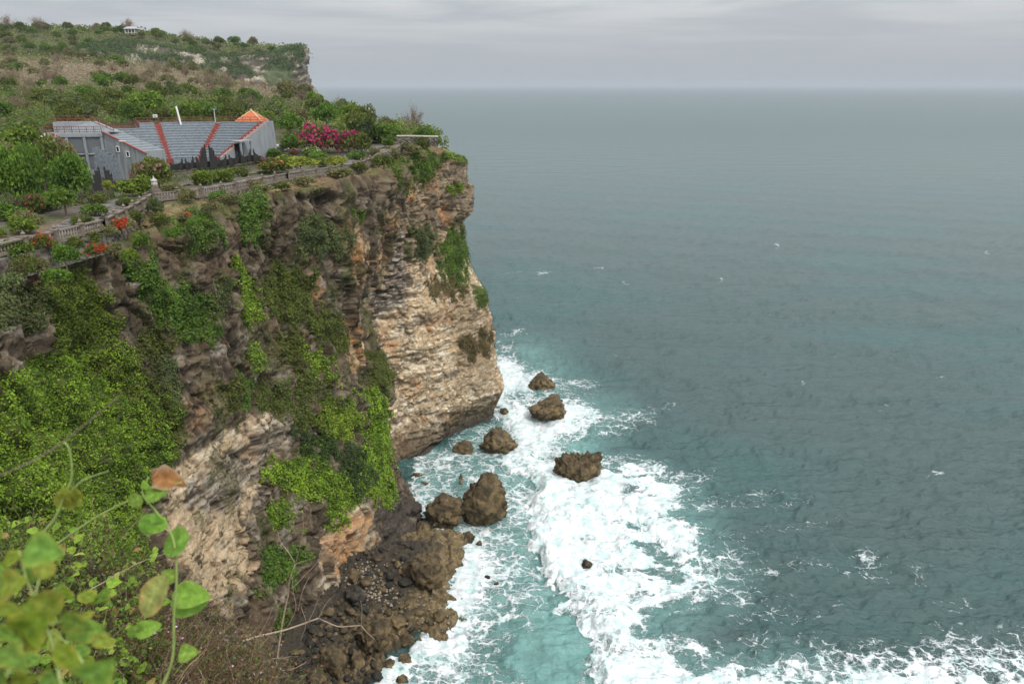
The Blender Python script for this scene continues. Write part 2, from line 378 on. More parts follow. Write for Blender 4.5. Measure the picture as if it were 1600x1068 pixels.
smz = sstep(-sdpoly(PU+12*blk, PV+12*mid, [(232, 745), (300, 700), (345, 668), (415, 645), (440, 660), (438, 700), (410, 760), (385, 790), (372, 900), (335, 965), (275, 930), (250, 850)]), -10, 16)
dA = .85*big+(.8*flute+.2*mid+.26*blk)*(1-.55*smz)+.12*fin+.25*st*(1-.5*smz)+(.42*facet+.28*facet2)*(1-.7*smz)-crack*(1-.6*smz)+(wr3-.5)*1.3*(1-smz)
dB = .5*big+.35*flute*sstep(Z, 30, 50)+.2*mid+.3*blk+.14*fin+1.25*st*bm_+(.35+.65*sstep(Z, 34, 48))*(.8*facet+.6*facet2)
dB = dB-1.6*(1-sstep(Z, 1.0, 6.0))-.5*crack
disp = dA*(1-isB)+dB*isB
def blob(u, v, ru, rv, j=6, lo=0, hi=99):
    q = ((PU+j*blk-u)/ru)**2+((PV+j*mid-v)/rv)**2
    return np.exp(-q*1.2)*((PARc > lo) & (PARc < hi))
for (u, v, ru, rv, d, lo, hi) in [(505, 320, 20, 13, 3.5, 0, 12.3), (470, 318, 12, 8, 1.5, 0, 12), (605, 345, 7, 14, 3.2, 0, 12.6), (610, 395, 8, 18, 2.6, 0, 12.6), (572, 470, 9, 26, 2.4, 0, 13),
     (640, 470, 16, 5, 1.6, 12.5, 99), (600, 505, 26, 5, 1.5, 12.5, 99), (655, 572, 13, 7, 1.8, 12.5, 99), (725, 580, 14, 5, 1.4, 12.5, 99), (680, 655, 40, 5, 1.3, 12.5, 99),
     (330, 800, 14, 10, 1.3, 0, 12), (375, 715, 28, 8, 1.7, 0, 12), (322, 370, 4, 26, 1.8, 0, 12), (330, 400, 8, 10, 1.4, 0, 12), (560, 350, 8, 30, 1.0, 0, 12.4), (702, 335, 14, 8, 1.6, 13, 99),
     (440, 470, 5, 40, 1.2, 0, 12), (370, 560, 5, 55, 1.1, 0, 12), (395, 800, 10, 40, 1.2, 0, 12)]:
    disp = disp - d*blob(u, v, ru, rv, 5, lo, hi)
for (u, v, ru, rv, d, lo, hi) in [(575, 600, 28, 50, 2.2, 0, 12.6), (505, 560, 20, 60, 1.3, 0, 12), (400, 690, 12, 50, 1.8, 0, 12), (350, 770, 18, 14, 1.0, 0, 12), (590, 300, 16, 30, 1.5, 0, 12.4)]:
    disp = disp + d*blob(u, v, ru, rv, 7, lo, hi)
row = np.arange(NRc)[None, :]
disp = disp*sstep(row, 6, 24)*fine*np.where(PARc < 4.6, .5, 1)
tipfade = np.exp(-((PARc-17)/.8)**2)
disp = disp*(1-.45*tipfade)
CL = G + Nn*disp[..., None]; CL[..., 2] = np.where(row < 15, CL[..., 2], CL[..., 2])
# -------- rock colours (material zones of the rock, plus shade painted into the carved hollows)
cl_n1 = fbm(wz*S3(.35, .35, .35), 5, .62, seed=20); cl_n2 = fbm(G*S3(1.0, 1.0, .16), 4, .6, seed=21); cl_n3 = fbm(G*S3(.25, .25, 2.4)+warp[..., None]*.8, 4, .6, seed=22)
cl_n4 = fbm(G*2.6, 3, .6, seed=23)
DARK = P3(.074, .055, .036); DARK2 = P3(.175, .138, .095); GREY = P3(.29, .255, .21); BLACK = P3(.030, .026, .022)
TAN = P3(.45, .335, .205); CREAM = P3(.66, .57, .43); ORANGE = P3(.40, .185, .065); BROWN = P3(.135, .094, .058); OLIVE = P3(.15, .115, .058)
col = mixc(DARK, DARK2, sstep(.7*cl_n1+.9*cl_n2, -.4, .6)); col = mixc(col, P3(.030, .026, .023), sstep(fbm(G*S3(.7, .7, .06), 4, .6, seed=29), .25, .7)*.6); col = mixc(col, GREY, sstep(cl_n1-.4*cl_n3, .35, .95)*.75)
col = mixc(col, BROWN, sstep(fbm(G*.12, 4, seed=24), .05, .5)*.7)
def zone(poly, soft=14, j=14, lo=0, hi=99):
    pu = PU+j*cl_n1; pv = PV+j*.8*fbm(G*.4, 3, seed=26)
    return sstep(-sdpoly(pu, pv, poly), -soft*.5, soft*.5)*((PARc > lo) & (PARc < hi))
pale = mixc(TAN, CREAM, sstep(cl_n1+cl_n3*.8, -.15, .7)); pale = mixc(pale, P3(.27, .19, .11), sstep(-cl_n3+.8*cl_n1, .25, .9)*.6)
pale = mixc(pale, P3(.10, .085, .07), sstep(.8*cl_n3+.9*cl_n2-.6*cl_n1, .6, 1.0)*.75)
col = mixc(col, mixc(pale, TAN*.92, .25+.45*sstep(PV, 740, 800)), zone([(232, 745), (300, 700), (345, 668), (415, 645), (440, 660), (438, 700), (410, 760), (385, 790), (372, 900), (335, 965), (275, 930), (250, 850)], 16, 18, 0, 12)*sstep(cl_n2+cl_n3, -1.0, -.2))
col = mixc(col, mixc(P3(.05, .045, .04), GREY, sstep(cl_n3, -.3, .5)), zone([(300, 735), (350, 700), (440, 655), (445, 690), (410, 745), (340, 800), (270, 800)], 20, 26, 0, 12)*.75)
col = mixc(col, pale*.85, zone([(505, 800), (545, 790), (565, 840), (560, 890), (530, 930), (488, 930), (500, 870)], 18, 20, 0, 12)*.9)
col = mixc(col, ORANGE*1.05, zone([(500, 850), (530, 800), (540, 840), (520, 900), (500, 900)], 20, 20, 0, 12)*.6)
col = mixc(col, pale, zone([(345, 655), (378, 650), (372, 700), (350, 720)], 14, 16, 0, 12)*.6)
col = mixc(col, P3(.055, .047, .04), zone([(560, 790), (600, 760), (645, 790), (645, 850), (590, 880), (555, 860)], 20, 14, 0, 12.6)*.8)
for pg, w in [([(518, 350), (548, 345), (566, 412), (545, 415), (520, 380)], .8), ([(538, 500), (556, 470), (565, 530), (548, 580), (538, 545)], .9), ([(588, 330), (620, 320), (622, 440), (592, 430)], .55),
              ([(478, 425), (500, 420), (505, 480), (490, 500)], .6), ([(540, 380), (600, 400), (570, 470), (545, 450)], .3), ([(370, 640), (390, 640), (395, 730), (382, 740)], .5), ([(250, 640), (300, 590), (320, 620), (270, 690)], .35)]:
    z_ = zone(pg, 12, 12, 0, 13.4); col = mixc(col, mixc(ORANGE, TAN*1.05, sstep(cl_n2, -.2, .5)), z_*w*sstep(cl_n2+.5*cl_n1, -.5, .2))
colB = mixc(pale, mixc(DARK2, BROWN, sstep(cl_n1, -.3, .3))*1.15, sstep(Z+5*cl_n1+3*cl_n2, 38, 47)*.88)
colB = mixc(colB, TAN*.95, sstep(Z, 36, 44)*sstep(cl_n3-.2*cl_n1, .12, .5)*.6)
colB = mixc(colB, ORANGE*1.1, sstep(fbm(G*S3(.14, .14, .1), 4, seed=28)+.35*cl_n2, .28, .62)*.55)
colB = mixc(colB, P3(.13, .10, .07), sstep(fbm(G*S3(.35, .35, .035)+.3*blk[..., None], 4, .6, seed=33), .12, .5)*(.25+.5*sstep(Z, 20, 40)))
colB = mixc(colB, P3(.07, .058, .045), sstep(fbm(G*S3(.10, .10, .35)+warp[..., None]*.5, 5, .65, seed=34), .38, .62)*.7)
colB = mixc(colB, P3(.20, .145, .085), zone([(690, 480), (740, 440), (775, 540), (775, 600), (740, 600), (720, 560)], 30, 24, 13)*.65)
colB = mixc(colB, mixc(P3(.07, .06, .05), P3(.35, .31, .25), sstep(cl_n3, -.1, .3)), zone([(600, 340), (622, 330), (640, 440), (630, 480), (575, 500), (572, 470), (600, 440)], 16, 14, 12)*.9)
colB = mixc(colB, P3(.10, .078, .05), (1-sstep(Z+2.2*cl_n1, 3.5, 9.0))*.85)
colB = mixc(colB, P3(.045, .04, .033), (1-sstep(Z+.8*cl_n1, .6, 2.2))*.8)
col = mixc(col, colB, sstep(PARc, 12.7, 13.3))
col = mixc(col, mixc(BLACK, col, .25), (sstep(blob(505, 320, 26, 12, 9, 0, 12.3), .25, .7)*.7+sstep(blob(606, 365, 7, 32, 6, 0, 12.8), .3, .7)*.6).clip(0, 1))  # shade of the carved hollows below the rim, painted near-black into the rock colour
fr = sstep(-row+20+10*cl_n1, 0, 12); col = mixc(col, mixc(P3(.20, .12, .06), P3(.09, .10, .03), sstep(cl_n1, -.2, .3)), fr)   # earth and dead grass on the lip
# -------- creepers growing on the face
PATCH = [  # polygon in photo pixels, tone, leaf size factor, section range, thickness, label
 ([(345, 322), (385, 300), (413, 298), (420, 333), (396, 340), (392, 382), (372, 378), (352, 352)], 1, .9, (0, 12), .5, 'dark green creeper hanging from the cliff rim under the stone balustrade'),
 ([(458, 345), (490, 333), (515, 345), (528, 372), (515, 398), (490, 395), (458, 388)], 2, .8, (0, 12), .9, 'rounded dusty green bush pad clinging to dark rock left of the orange stain'),
 ([(415, 415), (462, 410), (490, 430), (487, 485), (533, 500), (537, 545), (490, 532), (450, 505), (430, 490), (405, 450)], 3, .9, (0, 12), .8, 'large olive creeper sheet in the middle of the dark cliff face'),
 ([(330, 402), (357, 400), (362, 430), (382, 432), (388, 500), (370, 507), (345, 482), (346, 440), (333, 430)], 0, .85, (0, 12), .6, 'long yellow-green creeper strip on the upper dark cliff face'),
 ([(370, 540), (386, 540), (399, 575), (380, 580)], 0, .85, (0, 12), .5, 'small yellow-green creeper tuft below the long strip'),
 ([(461, 543), (482, 545), (515, 570), (522, 597), (500, 586), (470, 572)], 0, .9, (0, 12), .6, 'slanting bright green creeper patch high above the twin leafy mats'),
 ([(455, 582), (492, 592), (482, 622), (458, 620)], 3, .9, (0, 12), .5, 'small olive creeper patch directly below the slanting bright one'),
 ([(487, 632), (515, 622), (530, 642), (552, 655), (540, 675), (500, 692), (488, 660)], 0, 1., (0, 12), .9, 'square bright green creeper mat left of the long hanging one'),
 ([(545, 622), (575, 612), (585, 640), (596, 690), (602, 740), (590, 802), (560, 762), (530, 772), (523, 722), (555, 700), (560, 670)], 0, 1., (0, 12.6), 1., 'tall bright green creeper mat at the right edge of the dark cliff'),
 ([(415, 727), (470, 715), (500, 740), (521, 790), (510, 825), (480, 782), (430, 762)], 0, 1., (0, 12), .9, 'bright green creeper mat trailing down to the right above the pale scar'),
 ([(415, 785), (440, 785), (452, 817), (425, 828)], 0, .9, (0, 12), .6, 'small bright creeper patch between the pale overhang and the trailing mat'),
 ([(400, 862), (450, 848), (467, 880), (450, 912), (420, 905), (407, 932), (388, 922)], 1, 1., (0, 12), .8, 'green creeper mat behind the bare dead tree'),
 ([(413, 955), (440, 948), (436, 985), (413, 988)], 1, 1., (0, 12), .5, 'lowest small creeper tuft above the dead branch'),
 ([(500, 712), (540, 700), (552, 760), (520, 785), (505, 760)], 4, .8, (0, 12), 1.4, 'dark green needle shrub between two bright creeper mats'),
 ([(318, 592), (345, 585), (352, 640), (330, 652)], 3, .9, (0, 12), .5, 'olive creeper patch above the upper end of the pale overhang'),
 ([(300, 440), (328, 440), (326, 482), (303, 480)], 2, .8, (0, 12), .5, 'grey-green creeper patch left of the long yellow-green strip'),
 ([(-40, 600), (90, 548), (170, 535), (215, 590), (247, 650), (246, 712), (218, 745), (222, 900), (130, 920), (-60, 930)], 0, .62, (5, 9), 1.3, 'huge bright green creeper blanket on the near slope at far left'),
 ([(60, 435), (130, 418), (162, 460), (170, 548), (120, 542), (72, 562), (92, 500), (52, 470)], 6, .65, (5, 9), 1.0, 'glossy green creeper mound above the huge blanket'),
 ([(-30, 450), (60, 455), (82, 490), (40, 502), (-30, 525)], 2, .65, (5, 9), .8, 'dull green scrub on the slope at the left frame edge'),
 ([(188, 402), (225, 380), (237, 440), (270, 450), (312, 480), (312, 542), (270, 532), (230, 512), (215, 462), (195, 440)], 1, .75, (5, 12), .9, 'dark green creeper belt right of the grey boulder face'),
 ([(195, 520), (240, 508), (248, 552), (205, 562)], 3, .75, (5, 12), .9, 'olive shrub pad under the grey boulder face'),
 ([(230, 560), (250, 540), (258, 640), (240, 640)], 2, .75, (5, 12), .4, 'grey-green ivy strip right of the huge creeper blanket'),
 ([(685, 372), (714, 360), (722, 395), (733, 440), (708, 455), (686, 432)], 1, .95, (13, 18), .8, 'green creeper curtain on the pale headland just under its overhang'),
 ([(638, 350), (676, 355), (682, 398), (645, 402)], 2, .85, (13, 18), .7, 'dusty creeper patch left of the green curtain on the headland'),
 ([(640, 232), (690, 240), (682, 268), (655, 276), (640, 262)], 1, .9, (13.2, 18), .7, 'green creeper drape at the top of the headland'),
 ([(600, 232), (622, 240), (632, 290), (618, 294), (606, 262)], 1, .9, (11.2, 18), .7, 'narrow creeper ribbon running down the notch of the headland'),
 ([(712, 528), (760, 518), (768, 545), (732, 562)], 5, .8, (13, 18), .6, 'brown-green scrub halfway down the headland edge'),
 ([(655, 440), (728, 440), (718, 462), (670, 467)], 5, .8, (13, 18), .5, 'brown dry scrub ledge below the green curtain'),
 ([(736, 448), (756, 455), (759, 474), (740, 482)], 1, .8, (13, 18), .6, 'small green tuft on the right edge of the headland'),
 ([(694, 236), (720, 238), (723, 254), (697, 250)], 0, .9, (14, 18.5), .9, 'lime green shrub crowning the tip of the headland'),
 ([(697, 288), (720, 290), (721, 304), (700, 302)], 0, .8, (14, 18), .6, 'lime green tuft just below the tip of the headland'),
 ([(262, 350), (310, 338), (320, 378), (280, 382)], 1, .8, (5, 12), .8, 'green bush pad on the rim above the dark cleft'),
 ([(443, 668), (480, 672), (502, 708), (462, 716)], 4, .9, (0, 12), .8, 'dark green creeper pad above the trailing bright mat'),
 ([(398, 598), (440, 600), (445, 642), (405, 642)], 3, .8, (0, 12), .4, 'thin olive creeper veil in the middle of the dark face'),
 ([(205, 690), (240, 680), (246, 740), (215, 780)], 1, .7, (5, 9), .6, 'green creeper tail hanging at the blanket right edge'),
 ([(140, 560), (185, 545), (225, 600), (250, 650), (240, 690), (200, 640), (150, 590)], 3, .7, (5, 9), .8, 'olive and brown fringe of creeper above the huge bright blanket'),
 ([(430, 520), (470, 520), (480, 560), (455, 580), (430, 560)], 3, .8, (0, 12), .5, 'olive creeper wisps below the large sheet in the middle of the face'),
 ([(560, 545), (590, 560), (592, 610), (570, 612)], 3, .8, (0, 12.4), .4, 'thin green strip above the tall bright mat at the cliff corner'),
 ([(355, 585), (380, 590), (378, 640), (355, 640)], 1, .8, (0, 12), .4, 'small green drape between the olive patch and the grey buttress'),
 ([(225, 590), (250, 600), (262, 700), (245, 720), (232, 650)], 3, .7, (5, 10), .5, 'olive creeper tail at the right side of the huge blanket'),
 ([(120, 470), (150, 440), (170, 470), (172, 520)], 0, .65, (5, 9), .6, 'yellow-green creeper on the shoulder left of the grey boulder face'),
 ([(460, 700), (500, 690), (505, 715), (470, 722)], 1, .9, (0, 12), .5, 'green creeper wisp between the square mat and the dark pad'),
 ([(445, 745), (500, 790), (530, 800), (540, 770), (590, 790), (600, 760), (540, 745)], 0, .95, (0, 12.5), .6, 'bright creeper filling below the dark needle shrub'),
 ([(430, 620), (470, 625), (485, 665), (450, 672)], 3, .9, (0, 12), .5, 'thin olive creeper left of the square bright mat'),
 ([(540, 325), (560, 325), (560, 342), (545, 340)], 1, .7, (0, 12.4), .4, 'tiny green tuft on the grey buttress near the notch'),
]
TONE = {0: ((.080, .15, .012), (.28, .42, .035)), 1: ((.042, .092, .012), (.145, .25, .028)), 2: ((.07, .10, .035), (.17, .21, .07)), 3: ((.06, .085, .015), (.16, .20, .035)), 4: ((.025, .05, .014), (.07, .11, .028)), 5: ((.10, .085, .03), (.22, .18, .07)),
        6: ((.065, .115, .012), (.20, .30, .035)), 7: ((.15, .20, .025), (.34, .40, .05)), 8: ((.15, .115, .075), (.34, .26, .18)), 9: ((.10, .115, .035), (.26, .25, .10))}
def leaves_mesh(name, P, N, size, tone, mat, orient=.6, aspect=.62, seed=0, flo=None):
    """many small four-cornered leaves at points P facing roughly along N"""
    r = np.random.default_rng(seed); n = len(P); N = np.asarray(N, float)
    rv = r.normal(size=(n, 3)); rv /= np.linalg.norm(rv, axis=1)[:, None]
    d = N*orient+rv*(1-orient)+np.array([0, 0, .25]); d /= np.linalg.norm(d, axis=1)[:, None]
    a = np.cross(d, r.normal(size=(n, 3))); a /= np.linalg.norm(a, axis=1)[:, None]+1e-9; b = np.cross(d, a)
    s = (np.asarray(size)*r.uniform(.65, 1.4, n))[:, None]
    V = np.stack([P-a*s*.5, P-b*s*.5*aspect+d*s*.08, P+a*s*.5-d*s*.1, P+b*s*.5*aspect+d*s*.08], 1)
    c0, c1 = (np.array(x) for x in TONE[tone]) if not isinstance(tone, tuple) else (np.array(tone[0]), np.array(tone[1]))
    bz = fbm(P*.35, 3, .6, seed=seed*.1+40); t = np.clip(r.normal(.42, .3, n)+.6*bz, 0, 1); C = c0+(c1-c0)*t[:, None]; C = mixc(C, np.array([.15, .115, .045]), (r.random(n) < .03+.16*sstep(fbm(P*.8, 2, seed=seed*.1+41), .1, .6))*.8)
    if flo is not None:
        C = np.where(flo[:, None], C, C)
    C = np.repeat(C[:, None, :], 4, 1)
    return mesh_np(name, V.reshape(-1, 3), np.arange(4*n).reshape(n, 4), mat, C.reshape(-1, 3), smooth=False)
patch_data = []
for pi_, (pg, tone, ls, rg, th, lab) in enumerate(PATCH):
    bu = [p[0] for p in pg]; bv = [p[1] for p in pg]
    box = np.argwhere((PU > min(bu)-26) & (PU < max(bu)+26) & (PV > min(bv)-26) & (PV < max(bv)+34) & (PARc > rg[0]) & (PARc < rg[1]) & (row > 8))
    bi = (box[:, 0], box[:, 1]); g_ = G[bi]; jj = .35 if max(bu)-min(bu) < 30 else 1.0; c4 = cl_n4[bi]
    s = sdpoly(PU[bi]+jj*(15*fbm(g_*S3(.45, .45, .2), 4, .62, seed=pi_)+4*c4), PV[bi]+jj*(20*fbm(g_*S3(.45, .45, .14), 4, .62, seed=pi_+.5)+4*c4), pg)
    ok = (s+14*jj*np.random.default_rng(pi_).random(s.shape)**1.8*(fbm(g_*S3(.6, .6, .25), 2, seed=pi_+.2)+.5)) < 3
    holes = fbm(g_*.5, 4, .6, seed=pi_+.7) > (.62 if tone != 0 else .52 if pi_ == 16 else .58)
    ok &= ~(holes & (s > -12 if pi_ != 16 else s > -999))
    patch_data.append((box[ok], sstep(-s[ok], -4, 12))); e = sstep(-s, -3, 5)
    col[bi] = mixc(col[bi], np.array(TONE[tone][0])*.75+P3(.02, .012, .008), e*.8)
# thin scattered green film between the patches on the dark face
film = sstep(fbm(G*S3(.22, .22, .12), 5, .6, seed=31), .1, .42)*(1-isB)*sstep(PARc, 7, 8)*sstep(Z, 10, 22)
film_idx = np.argwhere((film > .55) & (row > 12) & (np.random.default_rng(1).random(film.shape) < .5))
col = mixc(col, P3(.065, .075, .025), film*.45)
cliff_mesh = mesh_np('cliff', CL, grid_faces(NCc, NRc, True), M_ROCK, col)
cliff = tag(obj('cliff', cliff_mesh), kind='structure')
dS = np.gradient(CL, axis=0); dT = np.gradient(CL, axis=1); NL = np.cross(dT, dS); NL /= np.linalg.norm(NL, axis=2)[..., None]+1e-9
cellA = np.linalg.norm(np.cross(dT, dS), axis=2)
def cliff_leaves(idx, n, size, tone, th, seed, name, orient=.55, inn=None):
    r = np.random.default_rng(seed); w = cellA[idx[:, 0], idx[:, 1]]; k = r.choice(len(idx), n, p=w/w.sum()); ij = idx[k]
    Q = CL[ij[:, 0], ij[:, 1]]+r.normal(0, size*.6, (n, 3)); N = Nn[ij[:, 0], ij[:, 1]]
    lump = .45+.55*ridged(Q*.55/max(size*3, .6), 2, seed=seed*.3)
    N = N+0*Q; off = (th*np.clip(lump, 0, 1.4)*r.uniform(.35, 1, n))*(1 if inn is None else .12+.88*inn[k]); Q = Q+N*off[:, None]
    return leaves_mesh(name, Q, N*.6+NL[ij[:, 0], ij[:, 1]]*.5, size, tone, M_LEAF, orient, seed=seed)
for k, (pg, tone, ls, rg, th, lab) in enumerate(PATCH):
    idx, inn = patch_data[k]
    if len(idx) < 5: print('EMPTY PATCH', lab); continue
    size = .36*ls; area = cellA[idx[:, 0], idx[:, 1]].sum(); n = int(min(46000, area/(size*size*.62*.5)*1.55))
    me = cliff_leaves(idx, n, size, tone, th*(.95 if k in (13, 1) else .62), 100+k, 'creeper', inn=inn)
    tag(obj('creeper', me), lab, 'creeper' if 'shrub' not in lab and 'bush' not in lab and 'scrub' not in lab else 'shrub', 'creepers and scrub growing on the cliff')
tag(obj('sparse_cliff_weeds', cliff_leaves(film_idx, min(len(film_idx), 26000), .21, 3, .25, 77, 'sparse_cliff_weeds')), kind='stuff', label='sparse small weeds scattered over the dark rock face', cat='weeds')
# ================================================================ THE LAND ON TOP
RAILZ = 62.5
RAILP = [(-60, 398), (0, 379), (88, 360), (162, 342), (215, 316), (236, 302), (300, 296), (345, 290), (390, 281), (448, 270), (500, 263), (560, 254), (578, 247)]
RAIL = [at_z(u, v, RAILZ) for u, v in RAILP]
RAIL = [np.array([-47.5, 40, RAILZ])]+RAIL
RAILxy = [(p[0], p[1]) for p in RAIL]
ctrl = []
for p in RAIL: ctrl += [(p[0]+.6, p[1], 61.2), (p[0]-3, p[1], 61.4), (p[0]-9, p[1], 61.6), (p[0]-14, p[1], 61.3)]
for k, s in enumerate(SECS[6:19]): ctrl.append((s[0][0], s[0][1], s[0][2]+.15))
ctrl += [tuple(at_z(632, 226, 63.3)), tuple(at_z(600, 240, 62.3)), (-21, 176, 63.8), (-14, 174, 61), (-30, 168, 62.5), (-30, 200, 63), (-22, 215, 61), (-90, 100, 61.0), (-120, 60, 63), (-60, 30, 63), (-20, -5, 72), (0, -3, 73.2), (-10, -20, 73.5), (-60, -20, 68)]
for u, v, Y in [(200, 294, 122), (240, 287, 125), (120, 306, 116), (300, 270, 133), (380, 258, 139), (440, 248, 146), (150, 262, 150), (300, 200, 190), (420, 205, 190), (200, 205, 185), (100, 205, 190), (100, 175, 235), (300, 168, 240), (450, 196, 240), (520, 205, 230), (300, 150, 290), (430, 165, 300), (100, 140, 300), (0, 150, 280),
                (-100, 140, 300), (100, 128, 350), (300, 135, 350), (420, 148, 360), (0, 115, 400), (200, 115, 430), (330, 122, 440), (420, 150, 450), (455, 172, 430), (462, 176, 480), (0, 98, 470), (200, 104, 500), (330, 118, 500), (420, 152, 520),
                (-200, 95, 450), (-200, 60, 600), (0, 75, 540), (100, 90, 530), (200, 96, 540), (300, 118, 540), (400, 150, 560), (440, 165, 570), (0, 50, 620), (60, 47, 620), (120, 55, 615), (180, 58, 600), (220, 56, 590), (300, 75, 600), (400, 85, 612), (455, 86, 615),
                (0, 45, 700), (200, 50, 700), (400, 80, 700), (470, 83, 640), (-200, 40, 800), (200, 48, 800)]:
    ctrl.append(tuple(at(u, v, Y)))
ctrl = np.array(ctrl, float)
def _rbf(A, B): return np.sqrt(((A[:, None]-B[None])**2).sum(-1)+4.0)
Kc = _rbf(ctrl[:, :2], ctrl[:, :2]); _w = np.linalg.solve(Kc-np.eye(len(ctrl))*1.2, ctrl[:, 2])
LAND = [tuple(s[0][:2]) for s in SECS]+[(-132, 490), (-148, 550), (-158, 600), (-166, 660), (-200, 900), (-900, 1200), (-900, -200), (30, -200)]
def H(X, Y):
    X = np.asarray(X, float); Y = np.asarray(Y, float); sh = X.shape; Q = np.stack([X.ravel(), Y.ravel()], 1); out = np.empty(len(Q))
    for k in range(0, len(Q), 20000): out[k:k+20000] = _rbf(Q[k:k+20000], ctrl[:, :2]) @ _w
    z = out.reshape(sh); far = sstep(Y, 170, 260)
    z = z+far*1.6*fbm(np.stack([X*.03, Y*.03, 0*X], -1), 3, seed=50)+.12*(1-far)*fbm(np.stack([X*.5, Y*.5, 0*X], -1), 3, seed=51)
    return z
def Hs(x, y): return float(H(np.array([x]), np.array([y]))[0])
gy = np.r_[np.linspace(-60, 40, 34), np.linspace(41, 200, 190), 200+np.cumsum(np.linspace(1, 7, 130))]
gx = -np.r_[np.linspace(-40, 0, 24), np.linspace(.8, 110, 150), 110+np.cumsum(np.linspace(1, 9, 100))][::-1]
TX, TY = np.meshgrid(gx, gy); TZ = H(TX, TY)
sdl = sdpoly(TX, TY, LAND); drop = np.clip(sdl+1.3, 0, None); TZ = TZ-drop*4-.3*np.clip(sdl+4, 0, None)
near_keep = np.hypot(TX+2, TY-2) < 0
TZ = np.maximum(TZ, -8)
TZ = np.where((TY < 45) & (TX > -30), np.minimum(TZ, 73.2), TZ)
TP = np.stack([TX, TY, TZ], -1)
tn = fbm(TP*.25, 4, .6, seed=52); tn2 = fbm(TP*1.3, 3, .6, seed=53)
SOIL = P3(.17, .105, .06); STRAW = P3(.26, .19, .10); SCRUB = P3(.075, .09, .03)
tc_ = mixc(SOIL, STRAW, sstep(tn+.4*tn2, -.2, .5)); tc_ = mixc(tc_, SCRUB, sstep(tn2+.6*tn, .0, .6)*.75)
_gd = sstep(segd(TX, TY, [(p[0]-9, p[1]) for p in RAIL]), 9, 2)*sstep(sdl, -4, -7); _gl = sstep(-sdl, 4, 9)*(1-sstep(TY, 185, 215))
tc_ = mixc(tc_, mixc(P3(.10, .088, .072), P3(.055, .075, .022), sstep(tn+.5*tn2, -.1, .3)), _gl*.9)
tc_ = mixc(tc_, P3(.06, .07, .028), sstep(TY, 185, 215)*.85)
tc_ = mixc(tc_, P3(.20, .155, .105), sstep(TY, 330, 380)*(1-sstep(TY, 465, 500))*.8)
gf_ = grid_faces(*TX.shape); keep_ = sdl.ravel()[gf_].max(1) < -1.2
tag(obj('ground', mesh_np('ground', TP, gf_[keep_], M_GROUND, tc_)), kind='structure')
# path along the edge, inside the balustrade
M_PAVE = mat_plain('dark_paving', (.075, .066, .058), .9, .5, 1.1, .5, col2=(.13, .115, .10))
def offset_line(L, d):
    L = np.array(L); t = np.gradient(L, axis=0); t /= np.linalg.norm(t, axis=1)[:, None]; n = np.stack([-t[:, 1], t[:, 0]], 1); return L+n*d
def densify(L, step):
    L = np.array(L, float); out = []
    for a, b in zip(L[:-1], L[1:]):
        n = max(1, int(np.linalg.norm(b-a)/step)); out += [a+(b-a)*k/n for k in range(n)]
    return np.array(out+[L[-1]])
PATHL = RAILxy+[(-27.5, 150), (-26, 160), (-24, 170)]
pl = densify(PATHL, 1.0)
ls = [offset_line(pl, d) for d in (.5, 2.2, 3.9, 5.6)]
PZ = np.stack([np.c_[l, H(l[:, 0], l[:, 1])+.10] for l in ls], 1)
tag(obj('path', mesh_np('path', PZ, grid_faces(PZ.shape[0], 4), M_PAVE)), kind='structure')
# ---------------- balustrade: posts, rail, baluster rows, rubble base
M_STONE = mat_plain('pale_carved_stone', (.19, .155, .115), .9, .5, 2.0, .4, col2=(.15, .125, .10))
M_RUBBLE = mat_plain('dark_rubble_stone', (.12, .105, .09), .95, .5, 1.8, .8, col2=(.24, .21, .175))
RUB = []
def balustrade(line, label, ztop, bay=3.2):
    t = empty('balustrade', (line[0][0], line[0][1], ztop-1.6), label=label, cat='balustrade', group='stone balustrades along the cliff path'); bpy.context.view_layer.update()
    L = np.array(line, float); seg = np.linalg.norm(np.diff(L[:, :2], axis=0), axis=1); D = np.r_[0, np.cumsum(seg)]; n = max(2, int(D[-1]/bay))
    pos = [np.array([np.interp(s, D, L[:, k]) for k in range(3)]) for s in np.linspace(0, D[-1], n+1)]
    inv = t.matrix_world.inverted()
    post = MB().box((0, 0, .05), (.48, .48, 1.5)).box((0, 0, .86), (.62, .62, .12)).lathe((0, 0, .92), [(.20, 0), (.11, .06), (.19, .16), (.20, .24), (.10, .34), (.04, .48)], 7)
    pm = None; bal = MB(); top = MB(); base = MB()
    for k, p in enumerate(pos):
        if pm is None: po = post.build('post', M_STONE, t); pm = po.data
        else: po = obj('post', pm, t)
        po.location = inv @ Vector((p[0], p[1], p[2]-.78)); 
        if k < n:
            q = pos[k+1]; a = Vector(p); b = Vector(q)
            top.bar(a+Vector((0, 0, -.06)), b+Vector((0, 0, -.06)), .34, .13)
            base.bar(a+Vector((0, 0, -.92)), b+Vector((0, 0, -.92)), .42, .22)
            m = max(4, int((b-a).length/.34))
            for j in range(1, m):
                c = a+(b-a)*j/m; bal.lathe((c.x, c.y, c.z-.82), [(.07, 0), (.10, .22), (.045, .42), (.08, .66), (.08, .70)], 5)
    for mb, nm, mt in ((top, 'top_rail', M_STONE), (bal, 'baluster_row', M_STONE), (base, 'plinth', M_STONE)):
        mb.v = [tuple(inv @ Vector(v)) for v in mb.v]; o = mb.build(nm, mt, t)
        if nm == 'baluster_row': o['kind'] = 'stuff'
    RUB.append(L); return t
R3 = [np.array(p) for p in RAIL]
balustrade(R3[:5], 'near stretch of stone balustrade at the left edge above the red flowers', RAILZ)
balustrade(R3[4:7], 'short stretch of stone balustrade climbing at the bend of the path', RAILZ)
balustrade(R3[6:11], 'long middle stretch of pale balustrade with finials below the grandstand', RAILZ)
